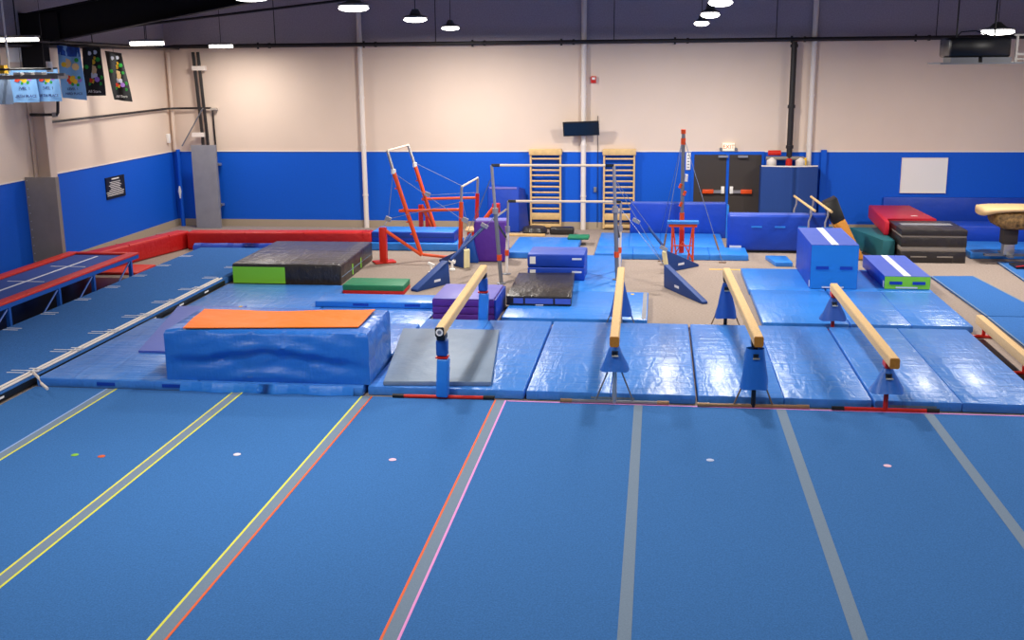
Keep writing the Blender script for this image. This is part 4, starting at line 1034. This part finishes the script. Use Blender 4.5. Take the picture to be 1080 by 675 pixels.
# red mat and teal mat behind (wedge on end)
yq2 = y2+.12
pA = P(918, 236, yq2); pB = P(985, 236, yq2); zt = P(950, 229, yq2+.8).z
# red and teal mats, tilted, lying left of stack
xk = F(951, 279, 0).x
def leaning(name, pts4, th, mt, label, cat='mat'):
    a, b, c, d = [Vector(p) for p in pts4]; n = (b-a).cross(d-a).normalized()*th
    t = thing(name, ((a+b+c+d)/4).xy.to_3d(), label, cat)
    mb = MB(); mb.poly([a, b, c, d], [a+n, b+n, c+n, d+n]); mb.bevel(min(.02, th*.3), 2); mb.build('pad', mt, t); return t
yt0, yt1 = 26.35, 28.3
pt = P(933, 262, yt0)
slab('low_mat', [(P(907, 250, yt0+.6).x, yt0), (xk-.06, yt0), (xk+1.3-.0, y2+.7), (P(907, 250, yt0+.6).x-.2, yt0+1.7)], .003, .22, 'teal', 'x') if False else None
xr0 = P(906, 250, 27.4).x
t = slab('folded_mat', [(xr0+.35, 26.3), (xk-.05, 26.3), (xk-.05, 28.3), (xr0-.1, 28.3)], .003, .46, 'teal', 'dark teal mat lying under the red one, left of the black block stack', bev=.02)
rz0, rz1 = .4, .72
xr = P(917, 240, 27.6).x
t = slab('folded_mat', [(P(931, 255, 26.9).x, 26.75), (xk-.03, 26.75), (xk-.03, y2+.1), (xr, y2+.1)], .383, .68, 'crim', 'x', bev=.03) if False else None
xq1 = P(985, 231, y2+.35).x
t = slab('folded_mat', [(xr-.0, y2+.14), (xq1, y2+.14), (xq1-.15, min(y2+1.1, YB-.2)), (xr-.15, min(y2+1.1, YB-.2))], .4, .95, 'crim', 'x') if False else None
# red: an L-free quad kept clear of the stack
cl = [(P(931, 252, 27.1).x, 27.0), (xk-.06, 27.0), (xk-.06, y2+.12), (P(918, 233, y2+.12).x, y2+.12)]
t = thing('folded_mat', (cl[0][0]+.4, 27.2, .383), 'bright red mat lying on the teal one behind the black block stack', 'mat')
mb = MB().prism([cl[0], cl[1], (xk-.06, y2+.06), (xq1, y2+.06), (xq1-.1, YB-.6), (P(918, 233, y2+.6).x+.3, YB-.6)], .464, .80)
mb.bevel(.03, 2); mb.build('body', 'crim', t)
patch(t, 'white_tag', (xq1-.5, y2+.5, .8), (xq1-.35, y2+.5, .8), (xq1-.35, y2+.58, .8), (xq1-.5, y2+.58, .8), 'offw', .003)

# mats along wall at right, round the vault
p0 = F(1018, 275, 0)
slab('landing_mat', [(7.25, 26.55), (XR-.3, 26.55), (XR-.3, 28.2), (7.25, 28.2)], .003, .16, 'vblue2', 'bright blue mat on the floor under the vaulting table', group='blue mats by the vault', bev=.02, seams=1)
slab('folded_mat', [(7.4, 28.4), (XR-.3, 28.4), (XR-.3, 29.3), (7.4, 29.3)], .003, .5, 'vnavy', 'low navy mat stacked along the wall behind the vaulting table', group='blue mats by the vault', bev=.03)
slab('landing_mat', [(P(905, 262, 27).x-.4, 27.15), (P(905, 262, 27).x-.1, 27.15), (P(905, 262, 27).x-.22, 29.0), (P(905, 262, 27).x-.6, 29.0)], .003, .14, 'vblue2', 'narrow blue mat glimpsed beside the leaning springboard', group='blue mats by the vault', bev=.02)
# navy pad on wall at right
tag(MB().box(P(930, 240, YB-.15).x, XR-.1, YB-.14, YB-.035, .21, .95).bevel(.02).build('wall_pad', 'vnavy'), 'long low royal blue wall pad behind the black block and vault', 'padding')

# vaulting table
pv = F(1062, 270, .16)
t = thing('vaulting_table', (pv.x, pv.y, .163), 'vaulting table with a tan padded top on one thick post at the right edge', 'vaulting table')
x, y = pv.x, pv.y
zt = height_at(Vector((x, y, 0)), 217)
mb = MB()  # body loft
secs = [(-.95, .42, zt-.18, zt-.06), (-.75, .47, zt-.24, zt-.01), (-.4, .48, zt-.36, zt), (0, .48, zt-.42, zt), (.4, .48, zt-.42, zt-.0)]
# long axis along +y/-x: nose toward the runway (left)
def ring_(u, hw, z0, z1, n=16):
    out = []
    for k in range(n):
        a_ = 2*math.pi*k/n; cxx, sxx = math.cos(a_), math.sin(a_)
        f = lambda v: math.copysign(abs(v)**.55, v)
        out.append(Vector((x+u, y+hw*f(cxx), (z0+z1)/2+(z1-z0)/2*f(sxx))))
    return out
def loft(mb, rings):
    R2 = [[mb.bm.verts.new(v) for v in r_] for r_ in rings]; n = len(R2[0])
    for a_, b_ in zip(R2, R2[1:]):
        for i in range(n): mb.bm.faces.new((a_[i], a_[(i+1) % n], b_[(i+1) % n], b_[i]))
    mb.bm.faces.new(R2[0][::-1]); mb.bm.faces.new(R2[-1])
mb = MB(); loft(mb, [ring_(-.42, .3, zt-.34, zt-.1), ring_(-.36, .4, zt-.42, zt-.09), ring_(-.2, .44, zt-.5, zt-.08), ring_(.3, .44, zt-.52, zt-.08), ring_(.5, .4, zt-.45, zt-.08)])
mb.build('body', 'vbody', t, sharp=60)
mb = MB(); loft(mb, [ring_(-.7, .3, zt-.2, zt-.03), ring_(-.66, .42, zt-.2, zt-.005), ring_(-.4, .47, zt-.13, zt+.01), ring_(0, .47, zt-.1, zt+.012), ring_(.5, .47, zt-.1, zt+.01), ring_(.6, .35, zt-.09, zt-.0)])
mb.build('top_pad', 'tanv', t, sharp=60)
MB().box(x-.16, x+.16, y-.16, y+.16, .45, zt-.46).bevel(.02).build('post', 'door', t)
MB().box(x-.12, x+.12, y-.12, y+.12, .2, .451).bevel(.02).build('lower_post', 'chrome', t)
mb = MB(); mb.box(x-.5, x+.5, y-.06, y+.06, .163, .21); mb.box(x-.06, x+.06, y-.3, y+.5, .163, .205); mb.build('base', 'grysteel', t)

# runways at right
def runway(ql, z, label, edge=None):
    t = slab('runway_mat', ql, .003, z, 'runway', label, cat='runway', group='blue carpet runways at the right', bev=.005)
    A, B, C_, D = [Vector((*p, 0)) for p in ql]
    for u, v in ((A, D), (B, C_)):
        dd = Vector((B-A)).normalized()*.03
        MB().prism([u-dd*.5, u+dd*.5, v+dd*.5, v-dd*.5], z+.0005, z+.003).build('edge_trim', 'tape', t)
    return t
rl = [F(982, 291, .04), F(1041, 333, .04), F(1026, 291, .04), F(1080, 328, .04)]
xA = (rl[0].x+rl[1].x)/2
xB = (rl[2].x+rl[3].x)/2
runway([(rl[1].x, rl[1].y), (rl[3].x+.35, rl[1].y), (rl[2].x, rl[2].y), (rl[0].x, rl[0].y)], .04, 'blue carpet runway strip right of the blue mats')
runway([(rl[1].x+.0, 13.2), (rl[3].x+.8, 13.2), (rl[3].x+.38, rl[1].y-.03), (rl[1].x, rl[1].y-.03)], .035, 'nearer blue carpet runway strip behind the low beam')
ql = [F(1090, 302, .04), F(1160, 302, .04), F(1085, 276, .04), F(1052, 276, .04)]
runway([tuple(p.xy) for p in ql], .04, 'far blue carpet runway leading to the vaulting table')
tag(slab('rubber_mat', [(5.31, 16.0), (5.44, 16.0), (5.44, 18.7), (5.31, 18.7)], .003, .02, 'blkpl', 'x', bev=.004), 'narrow dark rubber strip beside the right landing mat', 'floor sheet')
a = F(1072, 283, .06)
t = thing('springboard', (a.x+.6, a.y, .045), 'low dark springboard with a red edge at the right edge of the picture', 'springboard')
MB().poly([(a.x, a.y, .045), (a.x+1.2, a.y, .045), (a.x+1.2, a.y+.55, .045), (a.x, a.y+.55, .045)], [(a.x, a.y, .08), (a.x+1.2, a.y, .24), (a.x+1.2, a.y+.55, .24), (a.x, a.y+.55, .08)]).build('deck', 'blkpl', t)
MB().poly([(a.x, a.y+.0, .083), (a.x+1.2, a.y+.0, .243), (a.x+1.2, a.y+.06, .243), (a.x, a.y+.06, .083)], [(a.x, a.y, .095), (a.x+1.2, a.y, .255), (a.x+1.2, a.y+.06, .255), (a.x, a.y+.06, .095)]).build('red_edge', 'rpaint', t)

# small parallel bars
zr = 1.24
t0 = F(838, 207, zr); t1 = F(859.5, 222.5, zr); t2 = F(855.5, 207.5, zr); t3 = F(877, 223.5, zr)
t = thing('parallel_bars', (*((t0+t3)/2).xy, 0), 'small pair of pale wooden parallel bars behind the tall blue block', 'parallel bars')
for p, q_ in ((t0, t1), (t2, t3)):
    rl_ = MB().tube([p, q_], .03, 10).build('rail', 'wood', t)
    for u in (.12, .85):
        c = lerp(p, q_, u)
        MB().tube([c-Vector((0, 0, .03)), c-Vector((.0, 0, .15)), c+Vector((-.05, 0, -.3)), (c.x-.05, c.y, .05)], .022, 8).build('upright', 'chrome', rl_)
mb = MB()
for u in (.12, .85):
    c = lerp(t0, t1, u); e = lerp(t2, t3, u); mb.box(c.x-.2, e.x+.12, c.y-.04, c.y+.04, .003, .05)
mb.build('base', 'grysteel', t)
# leaning springboard (black end, tan side)
yl = 26.6
a = P(869, 215, yl); b = P(883, 208.5, yl); c = P(903, 262, yl-.3); d_ = P(893, 268, yl-.3)
t = thing('leaning_springboard', (d_.x, yl, 0.003), 'tan springboard with a black end leaning upright beside the parallel bars', 'springboard')
def slope(pa, pb, pc, pd, th): return ([pa, pb, pc, pd], [Vector(p)+Vector((0, th, 0)) for p in (pa, pb, pc, pd)])
u = .42
m1, m2 = lerp(a, d_, u), lerp(b, c, u)
mb = MB(); mb.poly(*slope(a, b, m2, m1, .5)); mb.bevel(.02, 2); mb.build('black_end', 'blkpl', t)
cb = lerp(b, c, 1.42); db = lerp(a, d_, 1.45)
k = (cb.z-.02)
mb = MB(); mb.poly(*slope(lerp(a, d_, u+.004), lerp(b, c, u+.004), Vector((cb.x, cb.y, .02)), Vector((db.x-.02, db.y, .02)), .48)); mb.bevel(.015, 2); mb.build('tan_deck', 'tanend', t)
patch(t, 'grey_badge', a+Vector((.08, -.0, -.1)), a+Vector((.25, 0, -.04)), a+Vector((.2, 0, .03)), a+Vector((.05, 0, -.03)), 'board', .01)

# ------------------------------------------------------------------ orange uneven bars (left)
ya, yb = 25.4, 27.8
t = thing('uneven_bars', (-5.4, 26.6, 0), 'orange uneven bars with leaning posts at the left of the hall', 'uneven bars', 'sets of uneven bars')
def pts_line(y, *pp): return [P(px, py, y) for px, py in pp]
topn, midn, botn = P(408.5, 159, ya), P(415, 181, ya), P(444.5, 269, ya)
topf, midf, botf = P(430.5, 153, yb), P(437.5, 174, yb), P(463.5, 256, yb)
botn.z = max(botn.z, .03); botf.z = max(botf.z, .03)
for tp, md, bt_, nm in ((topn, midn, botn, 'a'), (topf, midf, botf, 'b')):
    pst = MB().tube([bt_, md], .05, 12).build('high_post', 'opaint', t)
    MB().tube([md, tp], .034, 12).build('steel_extension', 'chrome', pst)
    MB().tube([md-Vector((0, 0, .05)), md+Vector((0, 0, .06))], .058, 12).build('collar', 'offw', pst)
    mb = MB()
    for u in (.25, .4, .55, .8): c = lerp(bt_, md, u); mb.tube([c+Vector((-.1, 0, 0)), c+Vector((.02, 0, 0))], .018, 6)
    each(mb, 'pin', 'opaint', pst)
MB().tube([topn, topf], .024, 12).build('high_rail', 'woodr', t)
ln, lf_ = P(487, 197, ya), P(504, 187.5, yb)
MB().tube([ln, lf_], .024, 12).build('low_rail', 'woodr', t)
for c, py, px, y in ((ln, 213, 486.5, ya), (lf_, 204, 503.5, yb)):
    md = P(px, py, y); bt_ = P(px-1.5, 262 if y == ya else 250, y); bt_.z = .03
    pst = MB().tube([bt_, md], .05, 12).build('low_post', 'rpaint' if y == yb else 'opaint', t)
    MB().tube([md, c], .032, 12).build('steel_extension', 'chrome', pst)
for (pa, pb, y) in (((421, 222.5), (487, 221), ya), ((445, 210), (503, 208.5), yb)):
    MB().tube([P(*pa, y), P(*pb, y)], .035, 10).build('spreader_arm', 'opaint', t)
# near stand
un, ut = F(405, 277, .02), None
hh = height_at(un, 240)
MB().box(un.x-.08, un.x+.08, un.y-.08, un.y+.08, .02, hh).bevel(.01).build('stand_post', 'rpaint', t)
MB().tube([Vector((un.x+.02, un.y, hh-.04)), botn], .04, 10).build('stand_brace', 'opaint', t)
MB().obox((un.x-.02, un.y+.1, .025), (.5, .34, .04), Matrix.Rotation(.5, 3, 'Z')).bevel(.01).build('stand_plate', 'rpaint', t)
uf = P(444.5, 246, yb); hf = P(444.5, 216, yb)
MB().box(uf.x-.05, uf.x+.05, yb-.05, yb+.05, .01, hf.z).build('stand_post', 'rpaint', t)
MB().box(uf.x+.12, uf.x+.2, yb-.05, yb+.05, .01, hf.z-.3).build('stand_post', 'rpaint', t)
MB().tube([hf, botf+Vector((-.02, 0, .02))], .045, 10).build('stand_brace', 'opaint', t)
MB().tube([P(445, 268.5, ya)+Vector((.02, 0, 0)), Vector((ln.x-.02, ya, .06))], .035, 10).build('base_bar', 'opaint', t)
MB().tube([Vector((botf.x, yb, .06)), Vector((lf_.x-.02, yb, .06))], .035, 10).build('base_bar', 'opaint', t)
rr = P(523, 216, 27.2)
MB().tube([P(509, 234, 27.2), rr], .05, 10).build('far_brace', 'opaint', t)
MB().box(rr.x-.09, rr.x+.09, 27.15, 27.35, rr.z-.22, rr.z+.03).bevel(.02).build('red_sleeve', 'rpaint', t)
MB().tube([rr-Vector((0, 0, .2)), (rr.x, 27.25, .01)], .04, 10).build('stand_post', 'opaint', t)
wires = [(P(414.5, 183, ya), P(409.5, 231, ya-.2)), (P(409.5, 231, ya-.2), F(406, 243, .3) if False else Vector((un.x, un.y, hh))), (P(416, 183, ya), P(491, 234, ya-.3)), (P(438, 172, yb), P(487, 196, ya+.2)),
         (P(409.5, 231, ya-.2), P(486, 213, ya)), (P(449, 206, yb), P(503, 203, yb)), (P(488, 214, ya), P(494, 240, ya-.2))]
mb = MB()
for a, b in wires: mb.tube([a, b], .0065, 6)
each(mb, 'guy_wire', 'cable', t)
mb = MB()
for a in (P(409.5, 231, ya-.2), P(451, 205, yb-.1), P(490.5, 232, ya-.3)): mb.obox(a, (.14, .08, .1), Matrix.Rotation(.4, 3, 'Y'))
each(mb, 'tensioner', 'chrome', t)

# ------------------------------------------------------------------ silver uneven bars (middle)
yh, yl = 22.8, 23.85
t = thing('uneven_bars', (-2.0, 23.3, 0), 'silver uneven bars facing the viewer in the middle of the hall', 'uneven bars', 'sets of uneven bars')
hl, hr = P(518.5, 174.5, yh), P(647.5, 174.5, yh); hr.z = hl.z = (hl.z+hr.z)/2
ll, lr = P(536, 212.5, yl), P(655, 212.5, yl); lr.z = ll.z = (ll.z+lr.z)/2
rl_ = MB().tube([hl+Vector((.15, 0, 0)), hr-Vector((.15, 0, 0))], .027, 12).build('high_rail', 'woodr', t)
rl2 = MB().tube([ll+Vector((.15, 0, 0)), lr-Vector((.12, 0, 0))], .027, 12).build('low_rail', 'woodr', t)
for a, sg, par in ((hl, 1, rl_), (hr, -1, rl_), (ll, 1, rl2), (lr, -1, rl2)): MB().tube([a, a+Vector((sg*.17, 0, 0))], .032, 10).build('black_end', 'blkpl', par)
for tp, bpx, bpy_, mt, rr_ in ((hl, 528, 300, 'grysteel', .042), (hr, 650, 300, 'grysteel', .042), (ll, 533.5, 290, 'white', .034), (lr, 652, 290, 'white', .034)):
    zg = .003 if bpx < 600 else .123
    bt_ = F(bpx, bpy_, zg); y = tp.y; bt_ = Vector((bt_.x, y, zg))
    pst = MB().tube([bt_, lerp(bt_, tp, .62)], rr_, 12).build('post', mt, t)
    MB().tube([lerp(bt_, tp, .62), tp], rr_*.75, 12).build('upper_tube', 'chrome', pst)
    c = lerp(bt_, tp, .2 if rr_ > .04 else .26); MB().tube([c, c+Vector((0, 0, .12))], rr_+.012, 12).build('orange_band', 'opaint', pst)
    c = lerp(bt_, tp, .62); MB().tube([c-Vector((0, 0, .06)), c+Vector((0, 0, .06))], rr_+.02, 12).build('collar', 'chrome', pst)
    MB().lathe((bt_.x, bt_.y, zg), [(.1, 0), (.1, .015), (.05, .03)], 14).build('foot_plate', 'grysteel', pst)
mb = MB()
mb.tube([P(520, 231, yh), P(534, 221, yl)], .022, 8); mb.tube([P(648, 230, yh), P(653, 222, yl)], .022, 8)
each(mb, 'spreader_arm', 'chrome', t)
mb = MB(); mb.tube([P(521, 231, yh), P(533.5, 250, yl)], .025, 8); mb.tube([P(649, 231, yh), P(653, 250, yl)], .025, 8); each(mb, 'dark_strut', 'blkpl', t)
# guy wires to the wedge covers
aR1, aR2 = P(703, 264, F(706, 287).y), P(700, 279, F(700, 303).y)
aL1, aL2 = P(473, 275, F(475, 299).y), P(489, 262, F(489, 283).y)
mb = MB()
for a, b in ((P(647.5, 188, yh), aR1), (P(647.5, 190, yh), aR2), (P(656, 222, yl), aR2),
             (P(518.5, 188, yh), P(494, 243, 23.8)), (P(516.5, 190, yh), P(500, 236, 23.6)), (P(513, 238, yh), aL1), (P(519, 231, yh), P(513, 238, yh))): mb.tube([a, b], .0065, 6)
each(mb, 'guy_wire', 'cable', t)
mb = MB()
mb.tube([P(684, 240, 22.9), P(699, 259, 22.7)], .028, 8); mb.tube([P(511, 239, 23.4), P(475, 274, 22.4)], .035, 8); mb.tube([P(496, 247, 24.3), P(486, 262, 23.8)], .03, 8)
each(mb, 'padded_sleeve', 'vdeep', t)
mb = MB()
for p in (P(671, 233, 23.1), P(511, 238, 23.3), P(700, 262, 22.6)): mb.obox(p, (.16, .08, .07), Matrix.Rotation(.5, 3, 'Y'))
each(mb, 'tensioner', 'chrome', t)

# wedge covers over floor anchors
def wedge(b0, tip, toppx, label, th=.12, face='cream', mt='vdeep', facew=.02):
    a = F(*b0, .003); c = F(*tip, .003); h = height_at(a, toppx[1]); tp = P(toppx[0], toppx[1], a.y); tp.y = a.y
    d = (c-a).normalized(); n = Vector((-d.y, d.x, 0))
    if n.y < 0: n = -n
    t = thing('anchor_wedge', (*((a+c)/2).xy, .003), label, 'wedge pad', 'navy wedge pads over the bar anchors')
    low = [a, c, c+Vector((0, 0, .05)), tp]
    mb = MB(); mb.poly([Vector(v) for v in low], [Vector(v)+n*th for v in low]); mb.bevel(.012, 2); mb.build('cover', mt, t)
    if face:
        dd = -d*.035
        mb = MB(); q4 = [a+dd+Vector((0, 0, .01)), a-d*.002+Vector((0, 0, .01)), tp-d*.002-Vector((0, 0, .02)), tp+dd-Vector((0, 0, .05))]
        mb.poly(q4, [v+n*th*.9 for v in q4]); mb.build('foam_edge', face, t)
    mid = a*.55+c*.3+tp*.15; mid.z = a.z+h*.22
    f_ = mid-n*.004
    mb = MB(); mb.poly([f_, f_+d*.2, f_+d*.2+Vector((0, 0, .05)), f_+Vector((0, 0, .05))], [v-n*.003 for v in (f_, f_+d*.2, f_+d*.2+Vector((0, 0, .05)), f_+Vector((0, 0, .05)))]); mb.build('maker_label', 'wtape', t)
    return t
wedge((700, 303), (740.5, 321), (700, 279), 'nearer of the two navy wedge pads right of the silver bars', face=None)
wedge((706, 287), (737, 281), (703, 264), 'farther navy wedge pad right of the silver bars, with a cream edge')
wedge((475, 299), (440, 308), (473, 275), 'long navy wedge pad on the floor in front of the orange bars', face=None, th=.18)
wedge((489, 283), (463, 276), (489, 262), 'navy wedge pad with a cream edge beside the purple block', th=.16)
a = F(498, 277, .003)
t = thing('anchor_wedge', a, 'upright blue wedge pad leaning at the purple block', 'wedge pad', 'navy wedge pads over the bar anchors')
h = height_at(a, 250)
mb = MB(); mb.poly([(a.x-.1, a.y-.05, .003), (a.x+.15, a.y-.05, .003), (a.x+.02, a.y-.05, h), (a.x-.14, a.y-.05, h)], [(a.x-.1, a.y+.15, .003), (a.x+.15, a.y+.15, .003), (a.x+.02, a.y+.15, h), (a.x-.14, a.y+.15, h)])
mb.bevel(.02, 2); mb.build('cover', 'bpaint', t)
# white clamps on floor
for (px, py, lb) in ((455, 288, 'small white floor clamp left of the long navy wedge pad'), (477, 285, 'small white floor clamp right of the long navy wedge pad')):
    a = F(px, py, .003)
    t = thing('floor_clamp', a, lb, 'clamp', 'white clamps by the navy wedge')
    MB().lathe(a, [(.07, 0), (.07, .03), (.03, .05), (.03, .16)], 12).build('base', 'offw', t)
    MB().obox(a+Vector((0, 0, .2)), (.16, .05, .06), Matrix.Rotation(.4, 3, 'Y')).bevel(.01).build('arm', 'offw', t)
# stand behind wedge (orange/cream cap)
a = F(495, 262, .003)
t = thing('anchor_stand', a, 'small orange post stand behind the navy wedge pads', 'stand')
h = height_at(a, 240)
MB().tube([a, a+Vector((0, 0, h-.1))], .05, 10).build('post', 'opaint', t); MB().tube([a+Vector((.1, 0, 0)), a+Vector((.1, 0, h-.1))], .035, 10).build('post', 'rpaint', t)
MB().lathe(a+Vector((.03, 0, h-.1)), [(.11, 0), (.13, .04), (.08, .12)], 14).build('cap', 'tan', t)
# thin pole wires into floor plates near end-on bar
yb_ = 25.9
base = F(719, 273, .145); bx = base.x
t = thing('high_bar', (bx, 26.3, .143), 'tall high bar seen end on, with orange collars and guy wires', 'high bar')
zt = P(721, 137, yb_).z; bxx = P(719.5, 240, yb_).x; txx = P(721, 140, yb_).x
for y, nm in ((yb_+.2, 'near'), (yb_+2.5, 'far')):
    zz = .143; k_ = y/(yb_+.2); bxx *= k_; txx *= k_; zt = 4.628+(zt-4.628)*k_
    pst = MB().tube([(bxx, y, zz), (txx, y, zt)], .042, 12).build('post', 'grysteel', t)
    if nm == 'far': continue
    mb = MB()
    for u0, u1 in ((.0, .33), (.965, 1.0), (.88, .93)): mb.tube([lerp((bxx, y, zz), (txx, y, zt), u0), lerp((bxx, y, zz), (txx, y, zt), u1)], .055, 12)
    each(mb, 'orange_collar', 'opaint', pst)
    MB().tube([(bxx, y, zz+.001), (bxx, y, zz+.55)], .06, 12).build('red_foot', 'rpaint', pst)
    mb = MB()
    for u, dx in ((.40, -.03), (.49, .05), (.55, -.05)): c = lerp((bxx, y, zz), (txx, y, zt), u); mb.tube([c+Vector((dx-.02, -.04, -.05)), c+Vector((dx+.02, -.04, .05))], .035, 8)
    each(mb, 'lock_knob', 'opaint', pst)
    c = lerp((bxx, y, zz), (txx, y, zt), .62); MB().tube([c+Vector((.08, -.03, -.1)), c+Vector((.09, -.03, .06))], .035, 8).build('white_sleeve', 'offw', pst)
k_ = (yb_+2.5)/(yb_+.2); n0 = txx/k_, yb_+.2, 4.628+(zt-4.628)/k_-.04
MB().tube([n0, (txx, yb_+2.5, zt-.04)], .018, 10).build('rail', 'chrome', t)
gl, gr_ = F(697.5, 275.5, .003), F(762, 277, .003)
mb = MB()
c0 = Vector(n0)-Vector((0, 0, .1))
for gq in (gl, gr_): mb.tube([c0, gq], .008, 6)
mb.tube([c0, (gl.x, yb_+3.2, .2)], .006, 6)
each(mb, 'guy_wire', 'cable', t)
mb = MB()
for gq in (gl, gr_): mb.tube([lerp(gq, c0, .1), lerp(gq, c0, .22)], .022, 8); mb.obox(gq+Vector((0, 0, .01)), (.16, .1, .015))
each(mb, 'turnbuckle', 'bronze', t)
# spotting stand
yt = F(720, 277, .003).y-.1
x0, x1 = P(708.5, 270, yt).x, P(730.5, 270, yt).x
zt = P(720, 236, yt).z
t = thing('spotting_stand', ((x0+x1)/2, yt+.2, .003), 'orange frame stand with a blue padded top in front of the end-on bar', 'stand')
MB().box(x0-.12, x1+.12, yt-.1, yt+.12, zt, zt+.07).bevel(.015).build('top_pad', 'vblue2', t)
MB().box(x0-.08, x1+.08, yt-.06, yt+.1, zt-.07, zt-.001).build('top_frame', 'opaint', t)
for x in (x0, x1):
    MB().tube([(x, yt-.04, .003), (x, yt-.04, zt-.07)], .025, 8).build('leg', 'opaint', t)
mb = MB(); xc = (x0+x1)/2
mb.tube([(x0, yt-.04, .1), (xc, yt-.04, zt-.4), (x1, yt-.04, .1)], .02, 8); mb.tube([(x0+.02, yt-.03, zt-.1), (xc-.12, yt-.02, .02)], .018, 8); mb.tube([(x1-.02, yt-.03, zt-.1), (xc+.12, yt-.02, .02)], .018, 8)
mb.tube([(x0, yt-.04, zt-.5), (x1, yt-.04, zt-.5)], .016, 8)
each(mb, 'brace', 'opaint', t)
# yellow tape line on floor behind third beam
a, b = F(748, 284, .002), F(788, 284, .002)
tag(MB().box(a.x, b.x, a.y-.03, a.y+.03, .001, .004).build('floor_tape', 'fly'), 'short yellow tape line on the bare floor beyond the third beam', 'tape')
a = F(572, 249, .002)
tag(MB().box(F(535, 249).x, F(575, 249).x, a.y-.06, a.y+.06, .003, .06).bevel(.01).build('wooden_plank', 'wood'), 'pale plank on the floor in front of the black bag', 'plank')

for o in bpy.data.objects:
    if '_o' in o: del o['_o']
